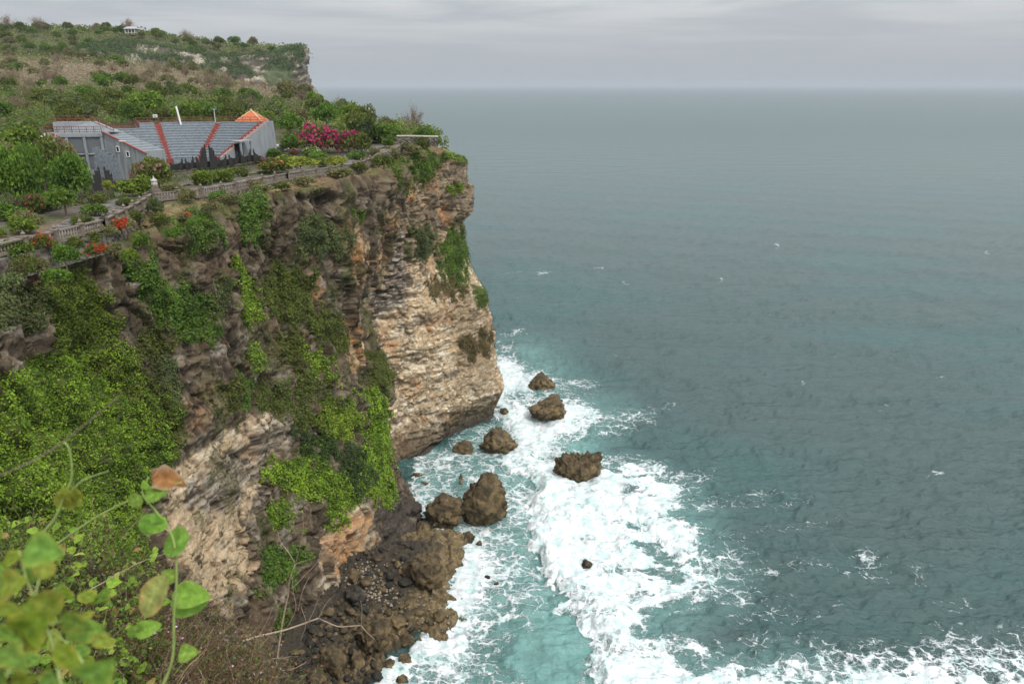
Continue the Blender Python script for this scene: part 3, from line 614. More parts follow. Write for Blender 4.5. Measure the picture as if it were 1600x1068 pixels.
balustrade(R3[10:14], 'far stretch of stone balustrade under the clipped yellow-green trees', RAILZ)
# stepped rubble parapet climbing to the lookout
def rubble_wall(name, line, h, w, label, cat, mat=None, seed=0, cap=None):
    L = densify(line, .35); n = len(L); r = np.random.default_rng(seed); t = np.gradient(L[:, :2], axis=0); t /= np.linalg.norm(t, axis=1)[:, None]; nn = np.stack([t[:, 1], -t[:, 0]], 1)
    zs = np.arange(0, h+.01, .25); prof = [(w/2, z) for z in zs]+[(-w/2, z) for z in zs[::-1]]
    V = np.array([[[p[0]+m[0]*o, p[1]+m[1]*o, p[2]-h+z] for o, z in prof] for p, m in zip(L, nn)])
    lump = .10*ridged(V*2.2, 2, seed=seed)+.05*noise(V*5, seed); V[..., :2] += nn[:, None, :]*np.sign(np.array([p[0] for p in prof]))[None, :, None]*lump[..., None]
    V[..., 2] += .06*noise(V*1.5, seed+1)
    c = mixc(P3(.075, .065, .055), P3(.26, .225, .18), sstep(fbm(V*2.4, 3, .6, seed=seed+2), -.25, .5))
    o = obj(name, mesh_np(name, V, grid_faces(V.shape[0], V.shape[1], True), M_BOULDER, c, smooth=False)); tag(o, label, cat); return o
off = [np.array([p[0]+.15, p[1]-.05, RAILZ-1.0]) for p in R3]
rubble_wall('retaining_wall', off[:8], 2.2, .7, 'dark rubble retaining wall under the near part of the balustrade', 'wall', seed=1)
rubble_wall('retaining_wall', off[7:], 2.0, .7, 'dark rubble retaining wall under the far part of the balustrade', 'wall', seed=2)
stp = [at_z(578, 249, 62.3), at_z(592, 240, 62.9), at_z(607, 234, 63.3), at_z(625, 226, 63.6)]
rubble_wall('stair_parapet', stp, 1.5, .9, 'stepped rubble parapet climbing to the lookout at the headland', 'wall', seed=3)
lk = [at_z(620, 213, 64.9), at_z(640, 213, 64.9), at_z(684, 214, 64.8)]
rubble_wall('lookout_parapet', lk, 1.9, .6, 'pale stone parapet of the lookout on the headland top', 'wall', seed=4)
mb = MB()
for a, b in zip(lk[:-1], lk[1:]): mb.bar(a+np.array([0, 0, .1]), b+np.array([0, 0, .1]), .9, .2)
tag(mb.build('lookout_capstone', mat_plain('pale_capstone', (.5, .45, .38), .8, .2)), 'pale capstone strip lying on the lookout parapet', 'capstone')

# ================================================================ THE FAR HEADLAND CLIFF
def wsec(pts): return np.array([at(p[0], p[1], p[2]-(13 if p[0] < 460 else 4)) for p in pts])
FS = [wsec([(120, 75, 560), (122, 85, 555), (125, 100, 545)]), wsec([(195, 66, 575), (197, 80, 565), (200, 104, 548)]), wsec([(270, 78, 578), (272, 90, 570), (272, 112, 556)]), wsec([(340, 90, 585), (342, 103, 578), (345, 122, 566)]),
      wsec([(400, 86, 590), (404, 108, 584), (412, 145, 570)]), wsec([(440, 84, 596), (444, 112, 589), (452, 165, 574)]), wsec([(473, 74, 606), (473, 90, 601), (470, 112, 598), (476, 132, 594), (492, 155, 586), (512, 190, 578)]),
      wsec([(474, 74, 640), (474, 110, 640), (500, 165, 636), (520, 200, 630)]), wsec([(440, 74, 760), (460, 140, 760), (480, 200, 760)])]
FG, fpar = build_sections(FS, 110, dens=1.0, top=14, low=-6)
fN = np.cross(np.gradient(FG, axis=1), np.gradient(FG, axis=0)); fN /= np.linalg.norm(fN, axis=2)[..., None]+1e-9; fN = blur(fN, 3)
fw = fbm(FG*.03, 3, seed=60); fz = FG[..., 2]+4*fw
fst = np.abs(((fz/4.6) % 1)-.35)*2.0+np.abs(((fz/1.9) % 1)-.4)*.9
frow = np.arange(FG.shape[1])[None, :]
fd = (2.5*fbm(FG*S3(.05, .05, .02), 4, .6, seed=61)+1.6*fst+1.2*ridged(FG*.13, 3, seed=62))*sstep(frow, 8, 24)
FC = FG+fN*fd[..., None]; fn1 = fbm(FG*S3(.08, .08, .25), 4, .6, seed=63); fn2 = fbm(FG*.05, 4, .6, seed=64)
fcol = mixc(P3(.09, .078, .06), P3(.34, .30, .23), sstep(fn1, -.15, .45)); fcol = mixc(fcol, P3(.06, .085, .035), sstep(fn2+.02*(FG[..., 2]-88), .0, .25)*.85)
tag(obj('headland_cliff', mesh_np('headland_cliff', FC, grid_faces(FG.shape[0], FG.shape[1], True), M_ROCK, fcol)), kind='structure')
fu, fv = proj(FG); fp = np.repeat(fpar[:, None], FG.shape[1], 1)
green = ((fn2+.035*(FG[..., 2]-86) > -.05) | (frow < 18)) & ~inpoly(fu+6*fn1, fv+5*fn2, [(205, 73), (255, 78), (268, 92), (215, 90)]) & ~inpoly(fu+8*fn1, fv+6*fn2, [(385, 106), (450, 112), (470, 85), (480, 90), (500, 165), (440, 142), (395, 122)]) & (fp < 7.2) & ~inpoly(fu, fv+3*fn1, [(300, 94), (350, 94), (355, 101), (300, 101)])
fi = np.argwhere(green); r = np.random.default_rng(5); fi = fi[r.integers(0, len(fi), 26000)]
Q = FC[fi[:, 0], fi[:, 1]]+r.normal(0, .8, (len(fi), 3)); Q += fN[fi[:, 0], fi[:, 1]]*r.uniform(0, 1.8, len(fi))[:, None]
tag(obj('headland_ivy', leaves_mesh('headland_ivy', Q, fN[fi[:, 0], fi[:, 1]], .95, ((.045, .085, .028), (.10, .15, .05)), M_LEAF, .4, seed=6)), kind='stuff', label='mass of ivy covering the far headland cliff', cat='ivy')
# ================================================================ THE SEA
def build_sea():
    inv = np.r_[np.linspace(1/66., 1/120., 300)[:-1], np.linspace(1/120., 1/330., 210)[:-1], np.linspace(1/330., 1/3000., 110)[:-1], np.linspace(1/3000., 1/60000., 26)]
    Y = np.r_[np.linspace(1, 64, 12), 1/inv]
    k = np.r_[np.linspace(-3.5, -.42, 40)[:-1], np.linspace(-.42, -.2, 60)[:-1], np.linspace(-.2, .45, 480)[:-1], np.linspace(.45, .9, 190)[:-1], np.linspace(.9, 3.5, 30)]
    KK, YY = np.meshgrid(k, Y); XX = KK*YY; P = np.stack([XX, YY, 0*XX], -1)
    u, v = proj(P); u = np.clip(u, -9000, 9000); v = np.clip(v, -3000, 5000)
    per = np.clip(v, 160, 1100)-120                                   # things shrink toward the horizon
    j = per/700.
    a1 = fbm(P*.11, 4, .6, seed=70); a2 = fbm(P*.11, 4, .6, seed=71); b1 = fbm(P*.6, 3, .6, seed=72); b2 = fbm(P*.6, 3, .6, seed=73)
    c1 = 1-ridged(P*.35, 3, .5, seed=78)
    uu = u+(26*a1+8*b1)*j; vv = v+(15*a2+5*b2)*j
    us = u+(14*np.abs(noise(P*.33, 79))*2+7*np.abs(noise(P*.9, 80))*2+10*a1)*j*.9; vs = v+(9*a2+4*b2)*j
    def z(poly, soft): return sstep(-sdpoly(uu, vv, poly), -soft*.5, soft)
    D = np.zeros_like(XX)
    # --- white water. The shoreward (left) face of the surf is crisp and billowy, the seaward side trails away
    body = [(772, 560), (800, 556), (822, 575), (868, 596), (884, 606), (832, 616), (800, 622), (880, 628), (930, 640), (948, 656), (905, 676), (868, 692), (870, 712), (930, 712), (985, 722), (1040, 738), (1066, 768),
            (1058, 800), (1096, 835), (1090, 870), (1112, 905), (1088, 935), (1030, 950), (1000, 985), (1040, 1008), (1130, 1018), (1190, 1035), (1200, 1200), (950, 1200), (938, 1068), (925, 1040), (940, 1005), (918, 975), (897, 962),
            (893, 935), (862, 915), (850, 880), (838, 850), (836, 812), (828, 780), (842, 760), (800, 740), (786, 722), (800, 690), (775, 660), (765, 610)]
    sdb = sdpoly(us, vs, body)
    front = [(786, 715), (800, 742), (842, 760), (828, 785), (838, 815), (836, 850), (852, 882), (862, 915), (893, 935), (897, 962), (918, 975), (940, 1005), (925, 1040), (940, 1068), (960, 1200)]
    dfr = segd(us, vs, front)
    fi_u = np.interp(v, [p[1] for p in sorted(front, key=lambda p: p[1])], [p[0] for p in sorted(front, key=lambda p: p[1])])
    crisp = sstep(-sdb, -1.5, 3); softb = sstep(-sdpoly(uu, vv, body), -26, 22)
    seaward = sstep(us-fi_u, 10, 60)
    D = np.maximum(D, np.where(v < 715, softb*.98, crisp*(1-seaward)+softb*seaward))
    holes = sstep(fbm(P*S3(.11, .24, 1), 4, .6, seed=75), .02, .45)*sstep(uu-fi_u, 50, 170)*sstep(v, 690, 730)
    D = D*(1-.66*holes)
    D = np.maximum(D, .92*z([(1120, 1062), (1220, 1030), (1330, 1042), (1440, 1040), (1600, 1052), (1800, 1040), (1900, 1300), (1000, 1300)], 30)*(1-.45*sstep(fbm(P*.16, 4, .6, seed=76), -.05, .35)))
    D = np.maximum(D, .60*z([(1240, 1050), (1270, 985), (1400, 1010), (1480, 975), (1610, 985), (1800, 980), (1800, 1100), (1240, 1100)], 40))
    # lace in the inner bay
    bay = [(630, 722), (690, 690), (745, 660), (790, 640), (800, 700), (830, 750), (838, 800), (845, 880), (890, 960), (925, 1000), (935, 1070), (940, 1200), (480, 1200), (560, 1068), (650, 1000), (640, 985), (640, 900), (650, 850), (640, 830), (632, 780)]
    inner = z(bay, 14)
    D = np.maximum(D, inner*(.50+.17*fbm(P*.14, 3, seed=77)))
    for cu, cv, ru, rv, w in [(735, 925, 45, 70, .42), (690, 1010, 70, 28, .40), (640, 1040, 70, 35, .38), (660, 790, 30, 40, .22), (735, 870, 36, 36, .25), (665, 725, 60, 22, .22), (770, 885, 45, 25, .22), (800, 790, 22, 40, .1), (590, 1075, 50, 25, .4), (700, 950, 30, 40, .3)]:
        D = D+.62*w*np.exp(-(((uu-cu)/ru)**2+((vv-cv)/rv)**2))*inner
    shore_line = segd(uu, vv, [(640, 725), (634, 780), (648, 838), (734, 838), (730, 880), (706, 925), (738, 972), (698, 1003), (640, 1000), (606, 1035), (575, 1062), (540, 1120)])
    D = D+.24*np.exp(-(shore_line/14)**2)*inner+.08*np.exp(-(shore_line/40)**2)*inner*sstep(v, 820, 860)
    for cu, cv, ru, rv, w in [(830, 1025, 90, 55, .45), (870, 980, 45, 40, .22), (890, 1040, 40, 50, .3), (740, 745, 40, 20, .12), (820, 730, 20, 30, .2)]:
        D = D-w*np.exp(-(((uu-cu)/ru)**2+((vv-cv)/rv)**2))
    # trailing streaks on the seaward side
    vt = v+.10*(u-1100)
    for cu, cv, ru, rv, w in [(985, 655, 45, 10, .62), (960, 672, 60, 8, .5), (1010, 645, 20, 6, .5), (1075, 742, 45, 9, .62), (1045, 770, 40, 26, .62), (1130, 775, 100, 8, .40), (1110, 790, 60, 8, .46), (1200, 790, 70, 6, .34), (1120, 870, 48, 20, .66), (1100, 900, 60, 20, .62), (1085, 925, 80, 18, .62),
                              (1200, 890, 110, 10, .38), (1150, 940, 90, 10, .50), (1200, 960, 80, 7, .42), (1340, 888, 40, 18, .38), (1425, 905, 25, 14, .32), (1500, 945, 35, 10, .34), (1240, 830, 60, 6, .28), (1290, 815, 40, 6, .26), (900, 600, 40, 6, .55), (1190, 1000, 90, 12, .34), (1040, 640, 12, 5, .4),
                              (845, 426, 14, 3, .62), (800, 428, 22, 2, .3), (934, 420, 8, 1.2, .7), (975, 441, 12, 2, .62), (805, 520, 18, 6, .45), (790, 545, 25, 8, .55), (1130, 438, 10, 1.5, .5), (1216, 383, 5, 2, .6), (1468, 745, 12, 2.5, .45), (1420, 503, 10, 1.5, .5), (1252, 603, 6, 1.5, .6),
                              (870, 615, 60, 12, .42), (760, 545, 12, 20, .5), (1080, 487, 6, 1.2, .6), (815, 463, 10, 1.5, .4), (1540, 395, 4, 1, .6), (1390, 640, 12, 2, .35), (1130, 600, 8, 1.2, .4), (1300, 560, 5, 1, .55), (1460, 590, 6, 1, .5), (960, 560, 10, 2, .35)]:
        if cv < 650 and ru < 16: w *= .84
        D = np.maximum(D, w*np.exp(-(((uu-cu)/ru)**2+((v+6*a2*j*2+.10*(u-cu)*(.7 if rv < 30 else 0)-cv)/(rv*1.3))**2)))
    D = np.clip(D, 0, 1)
    # --- milky turquoise where air is mixed into the water
    M = inner*.75+.5*z([(770, 540), (830, 545), (960, 610), (1010, 650), (960, 700), (1100, 750), (1150, 850), (1180, 930), (1100, 1000), (1300, 1020), (1500, 1100), (900, 1200), (770, 700)], 60)
    M = M+.9*np.exp(-(((uu-885)/42)**2+((vv-698)/16)**2))+.25*np.exp(-(((uu-860)/60)**2+((vv-1030)/50)**2))-.25*np.exp(-(((uu-770)/70)**2+((vv-1010)/22)**2)) + .3*np.exp(-(((uu-830)/60)**2+((vv-560)/40)**2))
    M = np.clip(M*(1+.5*a1), 0, 1)
    T = sstep(fbm(P*S3(.012, .02, 1), 4, .55, seed=81)+.00035*(v-300), -.35, .55)*sstep(v, 150, 420)                                 # broad teal drifts
    # --- shape of the surface
    att = np.clip(260/YY, 0, 1)**1.2*sstep(YY, 60, 70)
    sw = .55*np.sin((YY*.93+XX*.36)*.16+2.2*a1)+.30*fbm(P*S3(.16, .3, 1), 3, seed=82)+.22*(1-np.abs(noise(P*S3(.35, .6, 1), 83))*2)+.10*ridged(P*.9, 3, seed=84)
    bil = (np.abs(noise(P*.22, 85))*1.5+np.abs(noise(P*.5, 86))*.7+.12*np.abs(noise(P*1.3, 87)))
    solid = sstep(D, .6, 1.0)
    crest = np.exp(-(np.clip(us-fi_u, -50, 400)/48)**2)*sstep(us-fi_u, 0, 34)*sstep(v, 700, 760)
    ZZ = sw*att*(1-.35*inner)+solid*bil*.30*np.clip(att, 0, 1)+crest*solid*(1.5+.55*bil)
    ZZ = np.where(YY > 1200, 0, ZZ); P[..., 2] = ZZ
    m, nt, b = nodes('sea_water'); L = nt.links.new
    def attr(n):
        a = nt.nodes.new('ShaderNodeAttribute'); a.attribute_name = n; return a.outputs['Fac']
    foam, milk, teal, far = attr('foam'), attr('milk'), attr('teal'), attr('far')
    g = nt.nodes.new('ShaderNodeNewGeometry'); pos = g.outputs['Position']
    def vor(scale, warp, wscale, stretch=(1, 1, 1)):
        wn = nt.nodes.new('ShaderNodeTexNoise'); wn.inputs['Scale'].default_value = wscale; wn.inputs['Detail'].default_value = 4; L(pos, wn.inputs['Vector'])
        sb = nt.nodes.new('ShaderNodeVectorMath'); sb.operation = 'SUBTRACT'; L(wn.outputs['Color'], sb.inputs[0]); sb.inputs[1].default_value = (.5, .5, .5)
        sc = nt.nodes.new('ShaderNodeVectorMath'); sc.operation = 'SCALE'; L(sb.outputs[0], sc.inputs[0]); sc.inputs['Scale'].default_value = warp
        ad = nt.nodes.new('ShaderNodeVectorMath'); ad.operation = 'ADD'; L(pos, ad.inputs[0]); L(sc.outputs[0], ad.inputs[1])
        ml = nt.nodes.new('ShaderNodeVectorMath'); ml.operation = 'MULTIPLY'; L(ad.outputs[0], ml.inputs[0]); ml.inputs[1].default_value = (stretch[0], stretch[1], 0)
        vn = nt.nodes.new('ShaderNodeTexVoronoi'); vn.feature = 'DISTANCE_TO_EDGE'; vn.inputs['Scale'].default_value = scale; L(ml.outputs[0], vn.inputs['Vector']); return vn.outputs['Distance']
    r1 = maprange(nt, vor(.42, 3.2, .5, (.75, 1.1, 1)), 0, .13, 1, 0, True); r2 = maprange(nt, vor(1.15, 1.5, 1.1, (.75, 1.1, 1)), 0, .15, 1, 0, True); r3 = maprange(nt, vor(2.9, .8, 2.2), 0, .2, 1, 0, True)
    n1 = tex_noise(nt, .35, 6, .65, pos); n2 = tex_noise(nt, 2.5, 5, .7, pos)
    pat = math_n(nt, 'ADD', math_n(nt, 'ADD', math_n(nt, 'MULTIPLY', r1, .34), math_n(nt, 'MULTIPLY', r2, .25)), math_n(nt, 'ADD', math_n(nt, 'MULTIPLY', r3, .13), math_n(nt, 'ADD', maprange(nt, n1.outputs[0], .25, .75, -.22, .22), maprange(nt, n2.outputs[0], .25, .75, -.09, .09))))
    ff = maprange(nt, math_n(nt, 'ADD', foam, math_n(nt, 'MULTIPLY', pat, maprange(nt, foam, 0, .12, 0, 1))), .62, 1.10, 0, 1, True)
    ww = tex_noise(nt, .25, 7, .62, pos, (.6, 1.3, 1)); 
    deep = mix_n(nt, teal, (.047, .080, .075), (.036, .089, .083))
    deep = mix_n(nt, maprange(nt, ww.outputs[0], .35, .65, 0, .35), deep, (.062, .096, .097))
    deep = mix_n(nt, math_n(nt, 'MULTIPLY', milk, maprange(nt, n1.outputs[0], .3, .7, .6, 1)), deep, (.17, .34, .31))
    fn_ = tex_noise(nt, .55, 5, .6, pos); fc_ = mix_n(nt, maprange(nt, math_n(nt, 'ADD', fn_.outputs[0], maprange(nt, n2.outputs[0], .3, .7, -.08, .08)), .38, .56, 0, 1, True), (.50, .63, .61), (.70, .72, .72)); c = mix_n(nt, ff, deep, fc_); L(c, b.inputs['Base Color'])
    rr = math_n(nt, 'MAXIMUM', math_n(nt, 'MULTIPLY', ff, .9), maprange(nt, far, 0, 1, .20, .42)); L(rr, b.inputs['Roughness']); b.inputs['IOR'].default_value = 1.33
    L(maprange(nt, ff, 0, 1, .5, .05), b.inputs['Specular IOR Level'])
    # ripples: shrinking influence with distance comes from their own scale
    w1 = tex_noise(nt, .9, 6, .62, pos, (.55, 1.25, 1)); w2 = tex_noise(nt, .16, 5, .6, pos, (.35, 1.5, 1)); w3 = tex_noise(nt, .035, 4, .6, pos, (.45, 1.5, 1))
    h = math_n(nt, 'ADD', math_n(nt, 'MULTIPLY', w1.outputs[0], .75), math_n(nt, 'ADD', math_n(nt, 'MULTIPLY', w2.outputs[0], 1.6), math_n(nt, 'MULTIPLY', w3.outputs[0], 5.0)))
    h = math_n(nt, 'ADD', h, math_n(nt, 'MULTIPLY', ff, .25)); h = math_n(nt, 'ADD', h, math_n(nt, 'MULTIPLY', math_n(nt, 'MULTIPLY', n2.outputs[0], ff), .08))
    bn_ = bump(nt, b, h, .75, 1.0); L(maprange(nt, far, 0, 1, .8, .28), bn_.inputs['Strength'])
    me = mesh_np('sea', P, grid_faces(*XX.shape), m, None, dict(foam=D, milk=M, teal=T, far=sstep(YY, 150, 1500)))
    tag(obj('sea', me), kind='structure')
build_sea()

# ================================================================ ROCKS AND BOULDERS
import bmesh
def ico(sub):
    bm = bmesh.new(); bmesh.ops.create_icosphere(bm, subdivisions=sub, radius=1); bm.verts.ensure_lookup_table()
    V = np.array([v.co[:] for v in bm.verts]); Fc = np.array([[v.index for v in f.verts] for f in bm.faces]); bm.free(); return V, Fc
ICO = {s: ico(s) for s in (3, 4, 5)}
def rock_mesh(name, size, seed, sub=4, shape='block', lean=(0, 0), rough=.06, wet=.0, pal=0, planes=None):
    """angular rock: a ball cut by many planes, then weathered. size = full width, depth, height; base at z=0"""
    V, Fc = ICO[sub]; r = np.random.default_rng(seed); n = 16
    pn = r.normal(size=(n, 3)); pn[:, 2] *= .8; pn /= np.linalg.norm(pn, axis=1)[:, None]; pd = r.uniform(.60, .95, n)
    if planes is not None:
        q = np.array(planes, float); qn = q[:, :3]/np.linalg.norm(q[:, :3], axis=1)[:, None]; pn = np.vstack([pn, qn]); pd = np.r_[pd*.0+r.uniform(.85, 1.0, n), q[:, 3]]
    dots = V @ pn.T; rad = np.where(dots > .05, pd/np.maximum(dots, .05), 9); k = 22.0
    R = -np.log(np.exp(-k*np.minimum(rad, 1.6)).sum(1)+np.exp(-k*1.05))/k; R = np.clip(R, .35, 1.3)
    Q = V*R[:, None]; wr_, wt_, we_ = worley(V*2.3, seed); Q = Q*(1+  .10*(wr_-.5)+.24*wt_+.05*noise(V*S3(5, 5, .7), seed)-.03*(1-sstep(we_, 0, .1)))[:, None]
    Q = Q*(1+rough*fbm(Q*2.2, 4, .6, seed)[:, None]+rough*.55*ridged(Q*4, 3, .6, seed+1)[:, None]*.5)
    lo, hi = Q.min(0), Q.max(0); Q = (Q-(lo+hi)/2)/(hi-lo)*np.array(size); Q[:, 2] += size[2]*.5
    t = Q[:, 2]/size[2]
    if shape == 'pyramid': s = 1-.55*t**1.2; Q[:, 0] *= s; Q[:, 1] *= s
    if shape == 'jag':
        top = sstep(t, .45, .8); a = Q[:, 0]*np.pi*2/size[0]; Q[:, 2] += top*size[2]*.11*np.abs(noise(np.stack([Q[:, 0]*1.6, Q[:, 1]*.4, 0*a], 1), seed))*3-top*size[2]*.04
        Q[:, 0] += (1-t)*-.1*size[0]*np.sign(Q[:, 0])*.6
    Q[:, 0] += lean[0]*t*size[0]; Q[:, 1] += lean[1]*t*size[1]
    Q += (.05+.02*max(size))*(fbm(Q*1.1, 4, .62, seed+2)[:, None])*V
    c0, c1, c2 = [(P3(.175, .128, .065), P3(.078, .060, .038), P3(.26, .185, .095)), (P3(.075, .066, .052), P3(.04, .036, .03), P3(.14, .12, .09)), (P3(.40, .34, .26), P3(.25, .20, .15), P3(.55, .48, .38))][pal]
    a = fbm(Q*.7, 4, .6, seed+3); bb = fbm(Q*S3(1.6, 1.6, .5), 4, .6, seed+4)
    C = mixc(c0, c1, sstep(a+.4*bb, -.25, .4)); C = mixc(C, c2, sstep(bb-.3*a, .1, .7)*.7)
    C = mixc(C, c1*.85, sstep(t+.25*a, .55, .85)*.55); C = mixc(C, P3(.035, .032, .024), (1-sstep(Q[:, 2]+.3*bb, wet*.4, wet))*.8 if wet else 0*t)
    return mesh_np(name, Q, Fc, M_BOULDER, C)
def rock_px(u, vb, w, h, Y=None, depth=1.0, sink=1.0, name='sea_rock', label=None, group=None, z0=0.0, rz=0.0, cat='rock', **kw):
    """rock whose foot is at pixel (u, vb) on height z0, w and h photo pixels large"""
    p = at_z(u, vb, z0); d = math.sqrt(p[0]**2+p[1]**2+(HC-z0)**2); mp_ = d/F/math.sqrt(1+((u-CX)**2+(vb-CY)**2)/F**2)*1.0
    dep = math.atan2(HC-z0, p[1]); ww = w*mp_
    dd = ww*depth; hh = (h*mp_-dd*.45*math.sin(dep))/math.cos(dep); hh = max(hh, ww*.3)
    me = rock_mesh(name, (ww, dd, hh+sink), **kw); o = obj(name, me, loc=(p[0], p[1]+dd*.42, z0-sink)); o.rotation_euler[2] = rz
    return tag(o, label, cat, group)
G_S = 'rocks standing in the surf'
rock_px(848, 614, 50, 34, label='wedge shaped rock farthest out in the surf off the headland', group=G_S, seed=1, planes=[(.8, 0, .6, .55), (-1, 0, .25, .75)], shape='pyramid', wet=1.6, sub=5)
rock_px(852, 663, 64, 42, label='slanted rock second from the headland tip with a raised right end', group=G_S, seed=2, planes=[(-.6, 0, .8, .45), (.9, 0, .4, .7)], lean=(.1, 0), wet=1.6, sub=5)
rock_px(788, 647, 14, 11, label='small dark rock awash at the headland corner', group=G_S, seed=3, wet=1.3)
rock_px(778, 713, 62, 44, label='squat pyramid rock with a block on its crown against the headland foot', group=G_S, seed=4, planes=[(.7, 0, .7, .5), (-.8, 0, .5, .62)], wet=1.8, sub=5)
rock_px(723, 712, 34, 24, label='low rounded rock left of the squat pyramid rock', group=G_S, seed=5, planes=[(-.5, 0, .8, .6)], wet=1.4)
rock_px(904, 757, 84, 44, label='flat jagged crested rock standing alone in the white surf', group=G_S, seed=36, shape='jag', depth=.55, wet=1.6, sub=5, pal=0, rz=.12, planes=[(0, 0, 1, .6)])
rock_px(720, 752, 11, 13, label='thin upright rock fang in the bay', group=G_S, seed=7, shape='pyramid', wet=1.2)
rock_px(722, 758, 14, 8, label='tiny dark rock at the foot of the rock fang', group=G_S, seed=8, wet=1.2)
rock_px(714, 776, 7, 4, label='tiny dark rock alone between the fang and the largest boulder', group=G_S, seed=9, wet=1.2)
rock_px(652, 748, 22, 9, label='pale awash rock under the cliff notch', group=G_S, seed=10, wet=.8)
rock_px(664, 760, 18, 8, label='low brown awash rock just below the pale one under the notch', group=G_S, seed=11, wet=.8)
rock_px(757, 828, 74, 86, label='largest egg shaped boulder standing in the bay', group=G_S, seed=12, planes=[(-.75, 0, .65, .62), (.5, -.2, .8, .78), (1, 0, .15, .8)], depth=.85, lean=(-.03, 0), wet=1.5, sub=5, rough=.05)
rock_px(692, 831, 66, 54, label='rounded boulder between the cliff corner and the largest boulder', group=G_S, seed=13, planes=[(-.6, 0, .8, .7), (.3, 0, .9, .75)], depth=.85, wet=1.2, sub=5, rough=.05)
rock_px(661, 836, 26, 20, label='small boulder touching the left side of the rounded one', group=G_S, seed=14, wet=.8)
for i, (u, v, w, h, lab) in enumerate([(918, 888, 18, 14, 'dark rock tip breaking through the white surf'), (762, 905, 9, 7, 'small dark rock in the foam of the bay, upper of two'), (776, 918, 12, 8, 'small dark rock in the foam of the bay, lower of two'),
                                       (733, 848, 20, 16, 'brown rock at the outer corner of the shore ledge'), (748, 850, 10, 6, 'small brown rock beyond the corner of the ledge'), (636, 1007, 24, 16, 'round stone in foam below the shore ledge'), (656, 1008, 12, 12, 'pointed stone right of the round stone in foam'),
                                       (632, 1040, 22, 18, 'stone standing in foam near the bottom boulders'), (588, 1052, 20, 18, 'leftmost stone surrounded by foam at the bottom'), (608, 1046, 16, 16, 'stone between two foam gaps at the bottom'), (625, 1068, 24, 10, 'stone cut by the lower frame edge in the foam')]):
    rock_px(u, v, w, h, label=lab, group=G_S, seed=50+i, wet=.9 if i > 3 else 2.5, sink=.8, sub=4 if w > 15 else 3)
# ---- the shore: a crumbly ledge rising to the cliff foot
SHORE = [(650, 836), (700, 830), (734, 838), (726, 862), (730, 880), (712, 905), (700, 925), (722, 940), (704, 955), (738, 972), (706, 985), (698, 1003), (690, 1012), (672, 1003), (655, 990), (636, 1000), (610, 1012), (606, 1035), (575, 1062), (560, 1100), (500, 1180), (380, 1180), (360, 1050), (440, 960), (520, 900), (560, 860), (600, 840)]
SWP = [tuple(at_z(u, v, 0)[:2]) for u, v in SHORE]; LINE = SWP[:20]
def shore_z(X, Y, fine=True):
    P = np.stack([X, Y, 0*X], -1); w1 = fbm(P*.5, 4, .6, seed=90); w2 = fbm(P*.5, 4, .6, seed=91); x, y = X+1.0*w1, Y+1.0*w2; s = sdpoly(x, y, SWP); d = segd(x, y, LINE)*np.where(s < 0, 1, -1)
    wr, wt, we = worley(P*S3(.45, .45, 1)+.2*w1[..., None], 5)
    z = 1.5*sstep(d, -.5, 1.0)-.9+.55*(wr+wt*.8)*sstep(d, 0, 2)-.35*(1-sstep(we, 0, .12))*sstep(d, 0, 1)+.30*ridged(P*.7, 4, .6, seed=94)*sstep(d, -.5, 2)+.10*fbm(P*3, 3, .6, seed=95)+.20*np.clip(d, 0, 3)+.36*np.clip(d-3, 0, 14)
    return np.where(s > 1.0, -3.0, z), s
def build_ledge():
    wp = np.array(SWP); lo = wp.min(0)-1; hi = wp.max(0)+1; X, Y = np.meshgrid(np.arange(lo[0], hi[0], .17), np.arange(lo[1], hi[1], .17)); z, s = shore_z(X, Y); P = np.stack([X, Y, z], -1)
    c = mixc(P3(.19, .14, .072), P3(.10, .076, .044), sstep(fbm(P*.8, 4, .6, seed=96), -.2, .4)); c = mixc(c, P3(.30, .235, .14), sstep(fbm(P*1.7, 3, seed=97), .2, .6)*.7); c = mixc(c, P3(.05, .045, .03), (1-sstep(z, .2, .9))*.8)
    c = mixc(c, P3(.040, .036, .03), sstep(z, 2.0, 3.2)*.85)
    tag(obj('shore_ledge', mesh_np('shore_ledge', P, grid_faces(*X.shape), M_BOULDER, c)), kind='structure')
build_ledge()
_sx = np.arange(min(p[0] for p in SWP)-2, max(p[0] for p in SWP)+2, .4); _sy = np.arange(min(p[1] for p in SWP)-2, max(p[1] for p in SWP)+2, .4); _SZ = shore_z(*np.meshgrid(_sx, _sy))[0]
def shore_h(x, y): return float(_SZ[int(np.clip((y-_sy[0])/.4, 0, len(_sy)-1)), int(np.clip((x-_sx[0])/.4, 0, len(_sx)-1))])
def shore_px(u, v):
    z = 1.0
    for _ in range(12): p = at_z(u, v, z); z = .5*z+.5*max(0.0, shore_h(p[0], p[1]))
    return at_z(u, v, z)
rock_px(663, 930, 62, 60, z0=float(shore_px(663, 930-8)[2]), label='big tan block sitting on the shore ledge', seed=20, planes=[(0, 0, 1, .6), (1, 0, .2, .75)], sub=5, name='boulder', sink=.8, group='boulders at the cliff foot', cat='boulder')
rock_px(582, 1028, 62, 60, z0=float(shore_px(582, 1028-8)[2]), label='big round boulder in front of the pile at the cliff foot', seed=21, sub=5, name='boulder', sink=.8, rough=.04, group='boulders at the cliff foot', cat='boulder')
rock_px(553, 945, 34, 30, z0=float(shore_px(553, 945-8)[2]), label='dark square boulder on top of the pile beside pale rubble', seed=22, sub=4, name='boulder', sink=.8, group='boulders at the cliff foot', cat='boulder', pal=1)
rock_px(520, 1064, 40, 46, z0=float(shore_px(520, 1064-8)[2]), label='tall tan boulder at the lower edge of the pile', seed=23, sub=4, name='boulder', sink=.8, group='boulders at the cliff foot', cat='boulder')
